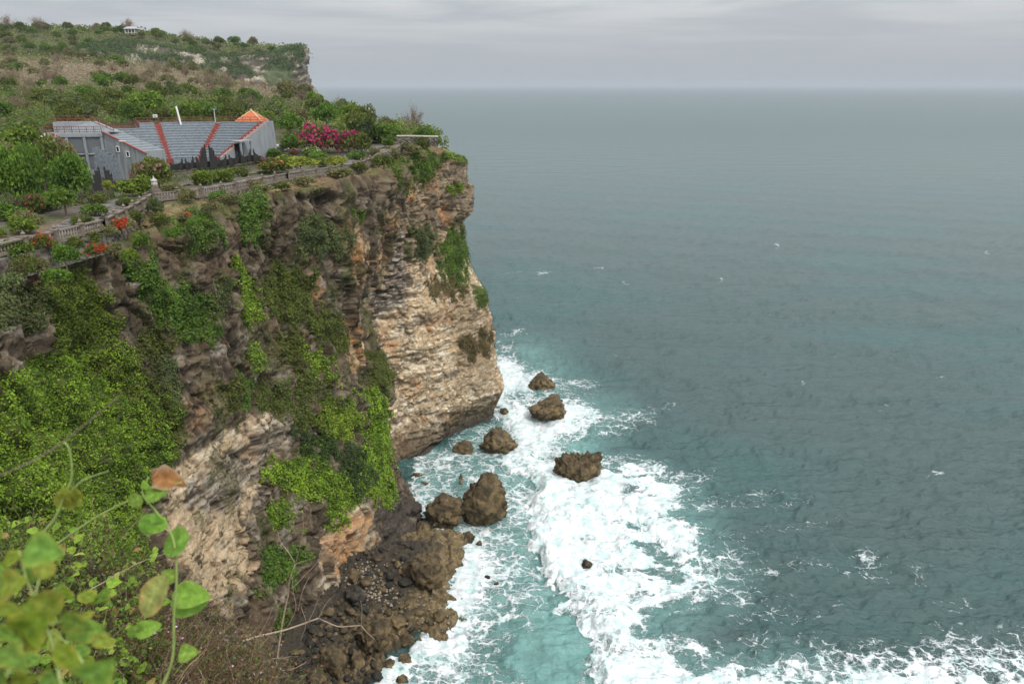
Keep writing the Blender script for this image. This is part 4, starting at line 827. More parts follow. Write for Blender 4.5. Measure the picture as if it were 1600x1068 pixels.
rock_px(492, 1075, 34, 26, z0=float(shore_px(492, 1075-8)[2]), label='tan boulder cut by the lower frame edge', seed=24, sub=4, name='boulder', sink=.8, group='boulders at the cliff foot', cat='boulder')
rock_px(557, 1052, 24, 34, z0=float(shore_px(557, 1052-8)[2]), label='upright boulder left of the big round one in the pile', seed=25, sub=4, name='boulder', sink=.8, group='boulders at the cliff foot', cat='boulder')
rock_px(640, 905, 30, 22, z0=float(shore_px(640, 905-8)[2]), label='flat brown boulder above the tan block on the ledge', seed=26, sub=4, name='boulder', sink=.8, group='boulders at the cliff foot', cat='boulder')
r = np.random.default_rng(44); protos = [rock_mesh('boulder', (1, r.uniform(.75, 1), r.uniform(.6, .85)), seed=200+i, sub=3, pal=(1 if i % 2 else 0), rough=.07) for i in range(8)]
pale_protos = [rock_mesh('rubble_stone', (1, .8, .6), seed=300+i, sub=3, pal=2) for i in range(3)]
pile = [(560, 870), (600, 850), (650, 850), (640, 890), (630, 940), (690, 970), (660, 985), (640, 985), (600, 1000), (590, 1068), (440, 1080), (450, 1040), (500, 960), (540, 930)]
pts = []; tries = 0
while len(pts) < 230 and tries < 6000:
    tries += 1; u = r.uniform(430, 700); v = r.uniform(845, 1085); s = r.choice([.8, 1.2, 1.7, 2.4], p=[.4, .3, .2, .1])
    if not inpoly(np.array([u]), np.array([v]), pile)[0] or any(math.hypot(u-a, v-b) < (s+c)*4.4 for a, b, c in pts): continue
    pts.append((u, v, s))
for k, (u, v, s) in enumerate(sorted(pts, key=lambda p: p[1])):
    p = shore_px(u, v); z0 = p[2]+.18*s; o = obj('boulder', protos[int(r.integers(0, 8))], loc=(p[0], p[1], float(z0)-.25*s)); o.scale = (s*r.uniform(.9, 1.2), s, s*r.uniform(.8, 1.15)); o.rotation_euler = (r.uniform(-.4, .4), r.uniform(-.4, .4), r.uniform(0, 6.28))
    zn = ('at the waterline' if z0 < 1.6 else 'against the cliff foot' if u < 560 else 'on the shore ledge') + (' at the top of the pile' if v < 910 else ' beside the pale rubble' if v < 960 else ' around the big round boulder' if v < 1035 else ' at the lower frame edge')
    tag(o, ('small' if s < 1.2 else 'medium' if s < 2 else 'large')+(' blackish' if o.data.materials and 'boulder' in o.data.name and protos.index(o.data) % 2 else ' tan')+' boulder '+zn, 'boulder', 'boulders at the cliff foot')
bmv = []; bmf = []; bc = []
for k in range(420):
    q = r.random()
    u, v = (r.normal(575, 22), r.normal(905, 14)) if q < .5 else ((r.normal(590, 22), r.normal(930, 8)) if q < .75 else (r.normal(660, 40), r.normal(960, 25)))
    p = shore_px(u, v)+np.array([0, 0, .1]); V, Fc = ICO[3]; 
    pv_ = np.array([v_.co[:] for v_ in pale_protos[k % 3].vertices]) if k < 3 else PVS[k % 3]
    if k < 3: PVS = (PVS if k else [])+[pv_]
    s = r.uniform(.18, .55); a = r.uniform(0, 6.28); ca, sa = math.cos(a), math.sin(a)
    W_ = pv_*s; W_ = np.stack([W_[:, 0]*ca-W_[:, 1]*sa, W_[:, 0]*sa+W_[:, 1]*ca, W_[:, 2]], 1)+p+np.array([0, 0, -.05])
    bmf.append(Fc+len(V)*k); bmv.append(W_); bc.append(np.tile(mixc(P3(.38, .32, .24), P3(.20, .16, .11), np.array([r.random()]))[0], (len(V), 1)))
tag(obj('rubble', mesh_np('rubble', np.vstack(bmv), np.vstack(bmf), M_BOULDER, np.vstack(bc))), kind='stuff', label='pale broken rubble scattered over the dark boulders', cat='rubble')
# ================================================================ THE GRANDSTAND
M_RISER = mat_plain('dark_riser_paint', (.195, .225, .25), .88, .35, 2.5)  # grey darker than the seat slabs, sets the tiers apart
M_GREY = mat_plain('grey_blue_painted_concrete', (.265, .29, .305), .88, .38, 1.1, .1, stretch=(1, 1, .25), col2=(.20, .22, .235))
M_GREY2 = mat_plain('weathered_grey_concrete', (.21, .225, .235), .88, .30, .9, .15, stretch=(1.6, 1.6, .22), col2=(.27, .28, .28))
M_PANEL = mat_plain('dark_grey_panel', (.12, .13, .14), .85, .15, 2)
M_RED = mat_plain('red_painted_steps', (.24, .06, .045), .9, .35, 2)
M_RAILR = mat_plain('rust_red_railing', (.17, .06, .045), .8, .2, 5)
M_DARKST = mat_plain('black_carved_stone', (.028, .027, .026), .9, .4, 4, .5)
M_ROOF = mat_plain('orange_roof_tiles', (.44, .13, .05), .8, .2, 2.5)
M_WHITE = mat_plain('white_paint', (.72, .72, .70), .6, .08, 3)
M_DARK = mat_plain('dark_opening', (.015, .015, .015), .9, 0, 1)
M_CONC = mat_plain('pale_concrete', (.36, .34, .31), .9, .25, 1.5, .2)
TC = np.array([-54.8, 128.5]); Z0 = 62.5; RI, RO, NT = 10.9, 24.9, 14; RISE = 5.75/NT
dg = math.radians
stand = empty('grandstand', (TC[0], TC[1], Z0), label='grey fan shaped open air grandstand with two red stairways', cat='grandstand')
def pol(r, th, z=0.0): return (r*math.cos(th), r*math.sin(th), z)
def arc_block(r0, r1, t0, t1, z0, z1, n=10):
    V = []; 
    for k in range(n+1):
        t = t0+(t1-t0)*k/n; V += [pol(r0, t, z0), pol(r1, t, z0), pol(r1, t, z1), pol(r0, t, z1)]
    Fc = [(3, 2, 1, 0), (4*n, 4*n+1, 4*n+2, 4*n+3)]
    for k in range(n):
        for j in range(4): Fc.append((4*k+j, 4*k+(j+1) % 4, 4*k+4+(j+1) % 4, 4*k+4+j))
    return V, Fc
TH_L = [dg(163)]*9+[dg(141)]*3+[dg(127)]*2
for k in range(NT):
    r0 = RI+k; tl = TH_L[k]; mb = MB()
    segs = [(dg(70.5), dg(92)), (dg(94.2), dg(118)), (dg(120.2), tl)]
    for a, b in segs:
        mb.add(*arc_block(r0, r0+1.0, a, b, -3.2, (k+1)*RISE-.03, 12))
    mb.build('seating_tier', M_RISER, stand)
    mb = MB()
    for a, b in segs: mb.add(*arc_block(r0-.05, r0+.46, a+.004, b-.004, (k+1)*RISE-.02, (k+1)*RISE+.09, 12))
    mb.build('seat_row', M_GREY, stand)
for (c, w) in ((93.1, 2.2), (119.1, 2.2)):
    mb = MB(); hw = .62
    for k in range(NT*2-1):
        r0 = RI-.1+k*.5; a = hw/(r0+.25); mb.add(*arc_block(r0, r0+.52, dg(c)-a, dg(c)+a, -.5, (k+1)*RISE/2+.05+.004*(k % 2), 2))
    mb.build('stairway', M_RED, stand)
# end wall with red stair edge, doorway and canopy on the right
e0, e1 = dg(70.5), dg(69.2)
def radp(r, z, t=e0): return Vector(pol(r, t, z))
mb = MB(); n_ = Vector((math.sin(e0), -math.cos(e0), 0)); mb.prism([radp(RI-.6, -3.2), radp(RO+1.8, -3.2), radp(RO+1.2, NT*RISE+.25), radp(RO-.4, NT*RISE+.25), radp(RI-.6, .5)], n_*.35); mb.build('end_wall', M_GREY, stand)
mb = MB()
for k in range(NT*2): r0 = RI-.5+k*.5; mb.add(*arc_block(r0, r0+.5, e0+.004, e0+.9/(r0+.3)+.004, (k*.5)*RISE+.1, (k*.5+.5)*RISE+.28, 1))
mb.build('edge_stair', M_RED, stand)
M_PINK = mat_plain('pale_pink_blocks', (.42, .27, .24), .85, .2)
for k in range(NT): p = radp(RI+k+.5, (k+.5)*RISE+.55)+n_*.18; MB().box(p, (.5, .38, .55), e0).build('edge_block', M_PINK, stand)
mb = MB(); a = radp(RI+4.3, 0)+n_*1.1; mb.box(a+Vector((0, 0, 2.95)), (3.4, 2.2, .28), e0); mb.build('canopy', M_GREY2, stand)
mb = MB()
for s in (-1.4, 1.4): p = radp(RI+4.3+s, 0)+n_*2.0; mb.box(p+Vector((0, 0, 1.3)), (.3, .3, 3.0), e0)
mb.build('canopy_column', M_GREY, stand)
mb = MB(); mb.box(radp(RI+4.3, 1.2)+n_*.37, (2.2, .08, 2.6), e0); mb.build('doorway', M_DARK, stand)
# rear wall and top walk
mb = MB(); mb.add(*arc_block(RO, RO+1.6, dg(70.5), dg(118), -3.2, NT*RISE-.1, 18)); mb.add(*arc_block(RO, RO+1.6, dg(120.2), dg(127), -.6, NT*RISE-.1, 4))
mb.add(*arc_block(RI+12, RI+13, dg(127), dg(141), -.6, 12*RISE-.1, 6)); mb.add(*arc_block(RI+9, RI+10.2, dg(141), dg(163), -.6, 9*RISE-.1, 8)); mb.build('rear_wall', M_GREY2, stand)
def railing(pts, parent, h=1.0, name='railing'):
    mb = MB(); P = densify(pts, 1.1)
    for a, b in zip(P[:-1], P[1:]):
        for z in (h, h*.5, h*.12): mb.bar(a+np.array([0, 0, z]), b+np.array([0, 0, z]), .07, .08)
    for p in P: mb.box((p[0], p[1], p[2]+h/2), (.09, .09, h))
    Q = densify(pts, .28)
    for p in Q: mb.box((p[0], p[1], p[2]+h/2), (.035, .035, h*.9))
    return mb.build(name, M_RAILR, parent)
arcp = lambda r, t0, t1, z, n=14: [pol(r, dg(t0+(t1-t0)*k/n), z) for k in range(n+1)]
railing(arcp(RO+1.3, 70.5, 118, NT*RISE-.1), stand); railing(arcp(RO+1.3, 120.2, 127, NT*RISE-.1, 4), stand)
railing(arcp(RI+12.6, 127, 141, 12*RISE-.1, 6), stand); railing(arcp(RI+9.7, 141, 163, 9*RISE-.1, 6), stand)
railing([pol(RO+1.3, dg(127), NT*RISE-.1), pol(RI+12.6, dg(127.3), 12*RISE)], stand); railing([pol(RI+12.6, dg(141), 12*RISE-.1), pol(RI+9.7, dg(141.3), 9*RISE)], stand)
# ---- the left wing seen from outside
pa, pb = at(160, 207, 134.0), at(229, 241, 127.0); pl_ = at(66, 208.5, 132.0); pl_[2] = pa[2]
wing = empty('grandstand_wing', (pa[0], pa[1], 61.4), label='grey end wall and panelled back of the left grandstand wing', cat='grandstand'); wo = np.array([pa[0], pa[1], 61.4])
A_, B_, L_ = pa-wo, pb-wo, pl_-wo; zt = A_[2]; zb = B_[2]
back = Vector((-3, 11, 0))
mb = MB(); mb.prism([(A_[0], A_[1], -4.5), (B_[0], B_[1], -4.5), (B_[0], B_[1], zb), (A_[0], A_[1], zt)], Vector((-.25, .4, 0))); 
dirw = Vector((B_[0]-A_[0], B_[1]-A_[1], 0)).normalized(); nw = Vector((dirw.y, -dirw.x, 0))
mb.build('end_wall', M_GREY2, wing)
mb = MB(); mb.prism([(A_[0], A_[1]+.02, -4.5), (L_[0], L_[1], -4.5), (L_[0], L_[1], zt-.02), (A_[0], A_[1]+.02, zt-.02)], Vector((-.5, 3.5, 0))); mb.build('back_wall', M_GREY, wing)
dl = Vector((L_[0]-A_[0], L_[1]-A_[1], 0)); ll = dl.length; dl.normalize(); nl = Vector((dl.y, -dl.x, 0)); nl = nl if nl.y < 0 else -nl; rzw = math.atan2(dl.y, dl.x)
for i, s in enumerate((.25, 2.9, 5.6, 8.3)):
    mb = MB(); mb.box(Vector((A_[0], A_[1], zt/2-2.0))+dl*s+nl*.16, (.42, .36, zt+3.6), rzw); mb.build('pilaster', M_GREY, wing)
    if i < 3:
        for j, (zc, hh) in enumerate(((zt-2.2, 2.1), (zt-4.7, 2.2))):
            mb = MB(); mb.box(Vector((A_[0], A_[1], zc))+dl*(s+1.33)+nl*.05, (2.1, .14, hh), rzw); mb.build('wall_panel', M_PANEL, wing)
mb = MB(); mb.box(Vector((A_[0], A_[1], zt-.45))+dl*(ll/2)+nl*.2, (ll, .42, .45), rzw); mb.build('cornice', M_GREY, wing)
mb = MB(); mb.box(Vector((A_[0], A_[1], zt-3.45))+dl*(ll/2)+nl*.2, (ll, .3, .22), rzw); mb.build('string_course', M_GREY2, wing)
wlen = Vector((B_[0]-A_[0], B_[1]-A_[1], 0)).length
for s, z in ((.33, .46), (.56, .56)):
    c = Vector((A_[0], A_[1], 0))+dirw*wlen*s+nw*.02; zc = zt+(zb-zt)*s-1.55; rzd = math.atan2(dirw.y, dirw.x)
    fr = MB(); fr.box((c.x, c.y, zc+.42), (.95, .16, .12), rzd).box((c.x, c.y, zc-.42), (.95, .16, .12), rzd)
    for q in (-.42, .42): fr.box(Vector((c.x, c.y, zc))+dirw*q, (.12, .157, .74), rzd)
    fo = fr.build('window_frame', M_WHITE, wing); pn = MB(); pn.box((c.x, c.y, zc), (.72, .06, .72), rzd); pn.build('window_pane', M_DARK, fo)
mb = MB(); mb.bar((A_[0], A_[1], zt+.12), (B_[0], B_[1], zb+.12), .3, .16); mb.build('sloping_coping', M_RED, wing)
mb = MB()
for k in range(9): q0 = Vector((A_[0]-2.2, A_[1]+3, zt)).lerp(Vector((B_[0]-2, B_[1]+3.5, zb)), k/9); mb.box((q0.x-1, q0.y+2.5, q0.z-1.9), (5, 6, 3.4), rzd)
mb.build('seating_tier', M_GREY, wing)
railing([tuple(A_+np.array([-.2, .1, 0])), tuple(L_+np.array([0, .1, 0]))], wing); up_ = A_+np.array([-2, 5, 2.1]); 
mb = MB(); mb.prism([tuple(A_+np.array([.2, 3.5, 0])), tuple(L_+np.array([0, 3.5, 0])), tuple(L_+np.array([0, 3.5, 1.6])), tuple(A_+np.array([-3.4, 3.5, 1.6]))], Vector((0, 2, 0))); mb.build('upper_wall', M_GREY, wing)
railing([tuple(A_+np.array([.2, 3.6, 0])), tuple(A_+np.array([-3.4, 3.6, 1.6])), tuple(L_+np.array([0, 3.6, 1.6]))], wing)
mb = MB(); c = Vector((A_[0], A_[1], zt-1.1))+dirw*wlen*.55+nw*.5; mb.bar(c-nw*.5, c+nw*.3, .07, .07); mb.box(c+nw*.35, (.75, .25, .14), rzd); mb.build('wall_lamp', M_WHITE, wing)
# orange roof, signs, pole, loudspeakers
def gpx(u, v, z): p = at_z(u, v, z); return p
rp = at(394, 189, 157.5); rf = empty('pavilion', tuple(rp), label='small pavilion with bright orange pyramid roof behind the stand', cat='pavilion')
mb = MB(); mb.add([(-2.6, -2.4, 0), (2.6, -2.4, 0), (2.6, 2.4, 0), (-2.6, 2.4, 0), (-.1, 0, 1.95), (.1, 0, 1.95)], [(0, 1, 5, 4), (1, 2, 5), (2, 3, 4, 5), (3, 0, 4), (3, 2, 1, 0)]); mb.build('roof', M_ROOF, rf)
mb = MB(); 
for a, b in (((-2.6, -2.4, .02), (-.1, 0, 1.97)), ((2.6, -2.4, .02), (.1, 0, 1.97)), ((2.6, 2.4, .02), (.1, 0, 1.97)), ((-2.6, 2.4, .02), (-.1, 0, 1.97))): mb.bar(a, b, .16, .12)
mb.lathe((0, 0, 1.9), [(.16, 0), (.2, .15), (.05, .4)], 8); mb.build('ridge', mat_plain('pale_ridge_tile', (.62, .40, .28), .8, .1), rf); mb = MB().box((0, 0, -1.6), (4.4, 4, 3.1)); mb.build('wall', M_CONC, rf)
p = at(283, 189, 150.5); po = empty('leaning_pole', tuple(p), label='white leaning pole rising behind the top of the grandstand', cat='pole'); mb = MB().tube([(0, 0, -1.5), (-.55, 0, 2.3), (-.62, 0, 2.7)], [.17, .16, .14], 10); mb.build('shaft', M_WHITE, po); mb = MB().tube([(-.62, 0, 2.7), (-.66, 0, 2.85)], [.19, .19], 10); mb.build('cap', M_DARK, po)
p = at(243, 186, 152); s_ = empty('sign_board', tuple(p), label='small white sign board above the top rail left of the red stairway', cat='sign'); MB().box((0, 0, .55), (.85, .06, .55)).build('panel', M_WHITE, s_); MB().box((0, .05, -.4), (.08, .08, 2.0)).build('post', M_RAILR, s_); MB().box((0, -.04, .6), (.6, .02, .05)).box((0, -.04, .45), (.5, .02, .05)).build('lettering', M_DARK, s_)
p = at(336, 186, 154); s_ = empty('floodlight_mast', tuple(p), label='twin floodlights on a short mast above the grandstand', cat='floodlight'); MB().tube([(0, 0, -1), (0, 0, 1.9)], .05, 6).bar((-.45, 0, 1.8), (.45, 0, 1.8), .06, .06).build('mast', M_WHITE, s_)
for q in (-.36, .36): o = MB().box((q, -.05, 2.0), (.34, .28, .3)).build('lamp_head', M_PANEL, s_)
# carved black stage wall and gates
def carved(name, pts, h, label, cat='carved wall'):
    L = densify(pts, .45); t = empty(name, tuple(L[0]), label=label, cat=cat); mb = MB(); r = np.random.default_rng(len(pts)+int(h*10))
    for a, b in zip(L[:-1], L[1:]): mb.bar(tuple(a-L[0]+np.array([0, 0, h/2])), tuple(b-L[0]+np.array([0, 0, h/2])), .6, h)
    mb.build('wall', M_DARKST, t); mb = MB()
    for i, p in enumerate(L[::3]):
        q = p-L[0]; hh = .05+.12*abs(math.sin(i*1.1))*r.uniform(.3, 1.3); mb.lathe((q[0], q[1], h+q[2]), [(.28, 0), (.2, hh*.4), (.26, hh*.55), (.05, hh)], 6)
    mb.build('crest', M_DARKST, t); return t
g0 = [at(268, 266, 136), at(305, 263, 136.5), at(350, 259, 137.5), at(404, 250, 140)]
carved('stage_wall', g0, 1.0, 'low black carved wall at the foot of the grandstand')
def split_gate(name, p, w, h, label, rz=0.0, both=True):
    t = empty(name, tuple(p), rz, label=label, cat='temple gate'); n = 7
    for s in ((-1, 1) if both else (1,)):
        mb = MB()
        for k in range(n):
            f = k/n; ww = w*(1-f*.62)*(1 if k % 2 else .86); z0_ = h*f; hh = h/n+.03; mb.box((s*(.25+ww/2), 0, z0_+hh/2), (ww, 1.0*(1-.6*f), hh)); mb.box((s*(.25+ww*.98), 0, z0_+hh*.9), (ww*.25, .5*(1-.5*f), hh*.9), 0, .3)
        mb.lathe((s*(.25+w*.08), 0, h), [(.2, 0), (.12, .2), (.16, .3), (.02, .7)], 6); mb.build('gate_half', M_DARKST, t)
    return t
split_gate('stage_gate', at(327, 262, 136), 1.5, 3.3, 'tall black split gate in front of the right red stairway', .2)
split_gate('guardian_statue', at(289, 265, 135.6), .6, 1.3, 'small black carved finial left of the stage gate', .1)
split_gate('guardian_statue', at(306, 263, 135.8), .6, 1.4, 'small black carved finial between the gate and the left one', .1)
split_gate('guardian_statue', at(357, 259, 137), .7, 1.3, 'small black carved finial right of the stage gate', .1)
split_gate('guardian_statue', at(375, 255, 138), .7, 1.4, 'black carved finial before the canopied doorway', .1)
split_gate('guardian_statue', at(395, 251, 139), .6, 1.4, 'black carved finial at the right end of the stage wall', .1)
split_gate('entrance_gate', at(166, 309, 114), 1.7, 3.9, 'black carved split gate below the grey end wall', .5)
rubble_wall('terrace_wall', [at(180, 290, 121), at(208, 284, 122), at(240, 276, 124)], 1.6, .8, 'grey terrace wall under the wing end wall', 'wall', seed=7)
rubble_wall('garden_wall', [at_z(262, 290, 62.0), at_z(300, 284, 62.0), at_z(400, 267, 62.0), at_z(470, 256, 62.3)], .9, .6, 'low dark garden wall between hedges and path', 'wall', seed=8)
p = at_z(243, 300, 62.4); t = empty('stone_lantern', tuple(p), label='pale stone shrine lantern on the inner edge of the path', cat='lantern')
MB().box((0, 0, .1), (.9, .9, .5)).box((0, 0, .5), (.6, .6, .4)).build('base', M_STONE, t); MB().lathe((0, 0, .7), [(.28, 0), (.4, .25), (.36, .5), (.15, .7)], 8).build('body', M_CONC, t); MB().lathe((0, 0, 1.4), [(.5, 0), (.3, .15), (.12, .3), (.03, .6)], 4).build('cap', M_CONC, t)
# low roofs among the trees right of the stand
for (u, v, Y, w, lab) in [(470, 193, 190, 5, 'flat roofed white building left of the big bougainvillea'), (436, 228, 160, 3, 'small grey flat canopy beside the grandstand right end'), (496, 195, 200, 9, 'long grey flat roof behind the bougainvillea')]:
    p = at(u, v, Y); t = empty('building', tuple(p), label=lab, cat='building'); MB().box((0, 0, 0), (w, 4, .35)).build('roof', M_CONC, t); MB().box((0, .3, -1.8), (w*.9, 3.4, 3.2)).build('wall', M_WHITE, t); MB().box((w*.12, -1.45, -1.7), (w*.3, .1, 1.8)).build('opening', M_DARK, t)
p = at(206, 50, 588); t = empty('hill_house', tuple(p), label='pale house with hipped roof on the far ridge', cat='house'); t.scale = (.72, .72, .72)
MB().box((0, 0, .6), (9.5, 7, 4.4)).build('wall', M_CONC, t); MB().add([(-6.4, -5, 2.6), (6.4, -5, 2.6), (6.4, 5, 2.6), (-6.4, 5, 2.6), (-3.6, 0, 4.9), (3.6, 0, 4.9)], [(0, 1, 5, 4), (1, 2, 5), (2, 3, 4, 5), (3, 0, 4), (3, 2, 1, 0)]).build('roof', mat_plain('grey_roof', (.34, .33, .32), .8), t)
for q in (-3, 0, 3): MB().box((q, -3.52, .8), (1.7, .1, 2.4)).build('window', M_DARK, t)
for q in (-4.6, -1.5, 1.5, 4.6): MB().box((q, -4.4, .4), (.3, .3, 4.4)).build('veranda_post', M_WHITE, t)

# ================================================================ TREES, SHRUBS, HEDGES
def leaf_cloud(name, P, N, size, C, mat, orient=.5, aspect=.62, seed=0):
    r = np.random.default_rng(seed); n = len(P); rv = r.normal(size=(n, 3)); rv /= np.linalg.norm(rv, axis=1)[:, None]
    d = N*orient+rv*(1-orient); d /= np.linalg.norm(d, axis=1)[:, None]+1e-9; a = np.cross(d, r.normal(size=(n, 3))); a /= np.linalg.norm(a, axis=1)[:, None]+1e-9; b = np.cross(d, a)
    s = (np.asarray(size)*r.uniform(.6, 1.4, n))[:, None]; V = np.stack([P-a*s*.5, P-b*s*.5*aspect+d*s*.08, P+a*s*.5-d*s*.1, P+b*s*.5*aspect+d*s*.08], 1)
    return mesh_np(name, V.reshape(-1, 3), np.arange(4*n).reshape(n, 4), mat, np.repeat(C[:, None], 4, 1).reshape(-1, 3), smooth=False)
def tonec(tone, t): c0, c1 = (np.array(x, float) for x in TONE[tone]); return c0+(c1-c0)*np.clip(t, 0, 1)[:, None]
FLOW = {'magenta': (.50, .03, .16), 'red': (.62, .07, .03), 'pink': (.45, .22, .22), 'white': (.65, .62, .52), 'purple': (.35, .04, .32), 'orange': (.55, .16, .05)}
def crown(seed, tone, n=1500, leaf=.15, flat=.75, nb=9, flower=None, ff=.25, bare=0):
    r = np.random.default_rng(seed); cs = r.normal(size=(nb, 3)); cs /= np.linalg.norm(cs, axis=1)[:, None]; cs *= r.uniform(.25, .68, nb)[:, None]; cs[:, 2] = np.abs(cs[:, 2])*.8-.12; rad = r.uniform(.26, .5, nb); cs[0] = 0; rad[0] = .6
    k = r.choice(nb, n, p=rad**2/(rad**2).sum()); d = r.normal(size=(n, 3)); d /= np.linalg.norm(d, axis=1)[:, None]; d[:, 2] = np.where(d[:, 2] < -.35, -d[:, 2], d[:, 2])
    P = cs[k]+d*(rad[k]*r.uniform(.72, 1.06, n))[:, None]; P = P*(1+.16*fbm(P*2.6, 3, .6, seed)[:, None]); P[:, 2] = P[:, 2]*flat
    P[:, :2] /= 1.02; C = tonec(tone, r.normal(.45, .28, n)+.5*fbm(P*1.8, 2, .5, seed+1)); me = leaf_cloud('crown', P, d, leaf, C, M_LEAF, .45, seed=seed)
    fm = None
    if flower:
        nf = int(n*ff); w = sstep(fbm(P*1.5, 2, .5, seed+5)+.25*P[:, 2], -.02, .35)+.01; kk = r.choice(n, nf, p=w/w.sum()); Q = P[kk]*1.04+r.normal(0, .03, (nf, 3)); Cf = np.array(FLOW[flower])*r.uniform(.6, 1.25, nf)[:, None]
        fm = leaf_cloud('flowers', Q, d[kk], leaf*.8, Cf, M_FLOWER, .5, .8, seed+9)
    return me, fm
def trunk_mesh(seed, n=4, mat=None, h=1.0, r0=.07):
    r = np.random.default_rng(seed); mb = MB(); mb.tube([(0, 0, -.5), (.02, .01, 0), (.04, .02, h*.5), (.02, .05, h*.9)], [r0*1.3, r0, r0*.8, r0*.5], 7)
    for k in range(n):
        a = 6.28*k/n+r.uniform(0, 1); e = r.uniform(.35, .7); mb.tube([(.03, .02, h*.45+.06*k), (math.cos(a)*e*.5, math.sin(a)*e*.5, h*.85), (math.cos(a)*e, math.sin(a)*e, h*1.15)], [r0*.5, r0*.34, r0*.12], 5)
    o = mb.build('trunk', mat or M_BARK); me = o.data; bpy.data.objects.remove(o); return me
def bare_crown(seed, tone=8, n=900):
    r = np.random.default_rng(seed); P = []; A = []
    for k in range(26):
        a = r.uniform(0, 6.28); e = r.uniform(.2, 1.0); tip = np.array([math.cos(a)*e, math.sin(a)*e, r.uniform(.35, 1.0)*(1.1-.4*e)]); b = np.array([0, 0, -.35])
        m = n//26; t = r.beta(2.2, 1.2, m)[:, None]; q = b+(tip-b)*t+r.normal(0, .10, (m, 3))*t; P.append(q); A.append(np.tile(tip-b, (m, 1)))
    P = np.vstack(P); A = np.vstack(A)+r.normal(0, .55, P.shape); A /= np.linalg.norm(A, axis=1)[:, None]; s = r.uniform(.14, .34, len(P))[:, None]; B = np.cross(A, r.normal(size=P.shape)); B /= np.linalg.norm(B, axis=1)[:, None]
    V = np.stack([P-A*s*.5-B*.007, P-A*s*.5+B*.007, P+A*s*.5+B*.004, P+A*s*.5-B*.004], 1); C = np.repeat(tonec(tone, r.random(len(P)))[:, None], 4, 1)
    n2 = 350; k = r.integers(0, len(P), n2); Lf = leaf_cloud('x', P[k]+r.normal(0, .04, (n2, 3)), A[k], .075, tonec(9 if seed % 2 else 8, r.random(n2)), None, .1, .6, seed)
    Lv = np.zeros(len(Lf.vertices)*3, np.float32); Lf.vertices.foreach_get('co', Lv); Lc = np.zeros(len(Lf.vertices)*4, np.float32); Lf.attributes['Col'].data.foreach_get('color', Lc)
    V = np.vstack([V.reshape(-1, 3), Lv.reshape(-1, 3)]); C = np.vstack([C.reshape(-1, 3), Lc.reshape(-1, 4)[:, :3]]); bpy.data.meshes.remove(Lf); me = mesh_np('crown', V, np.arange(len(V)).reshape(-1, 4), M_LEAF, C, smooth=False); return me
def ground_px(u, v):
    Ys = np.linspace(45, 700, 1300); x, dy, dz = ray(u, v); X = x*Ys/dy; Zr = HC+dz*Ys/dy; h = H(X, Ys); k = np.argmax(Zr < h+.02)
    return np.array([X[k], Ys[k], h[k]])
TR = trunk_mesh(1); TR2 = trunk_mesh(2, 5)
_cc = {}
def plant(u, v, w, h, tone, label, cat='shrub', name='shrub', flower=None, ff=.25, trunk=0.0, n=1500, leaf=.15, seed=None, group=None, p=None, z=None):
    """shrub or tree whose foot is at pixel (u, v), w x h photo pixels"""
    p = (ground_px(u, v) if z is None else at_z(u, v, z)) if p is None else p; m = p[1]/F; W_ = w*m*.5; Ht = h*m; seed = seed if seed is not None else (int(u*7+v*3+w) % 9973)
    key = (tone, flower, ff, n, leaf, seed % 4 if not flower else seed)
    if key not in _cc: _cc[key] = crown(seed, tone, n, leaf, .8, 7+seed % 5, flower, ff)
    me, fm = _cc[key]; t = empty(name, tuple(p), random.uniform(0, 6.28), label, cat, group); hc = Ht*(1-trunk); rz_ = hc/1.12
    c = obj('crown' if trunk > .15 else 'foliage', me, t); c.scale = (W_, W_*.9, rz_); c.location = (0, 0, Ht*trunk+.32*rz_)
    if fm: f_ = obj('flowers', fm, t); f_['kind'] = 'stuff'; f_.scale = c.scale; f_.location = c.location
    s = obj('trunk' if trunk > .15 else 'stem', TR if seed % 2 else TR2, t); hh = max(Ht*.72, .3); s.scale = (W_*.6, W_*.6, hh*.42) if trunk <= .15 else (W_*.7+.2, W_*.7+.2, Ht*.72)
    return t
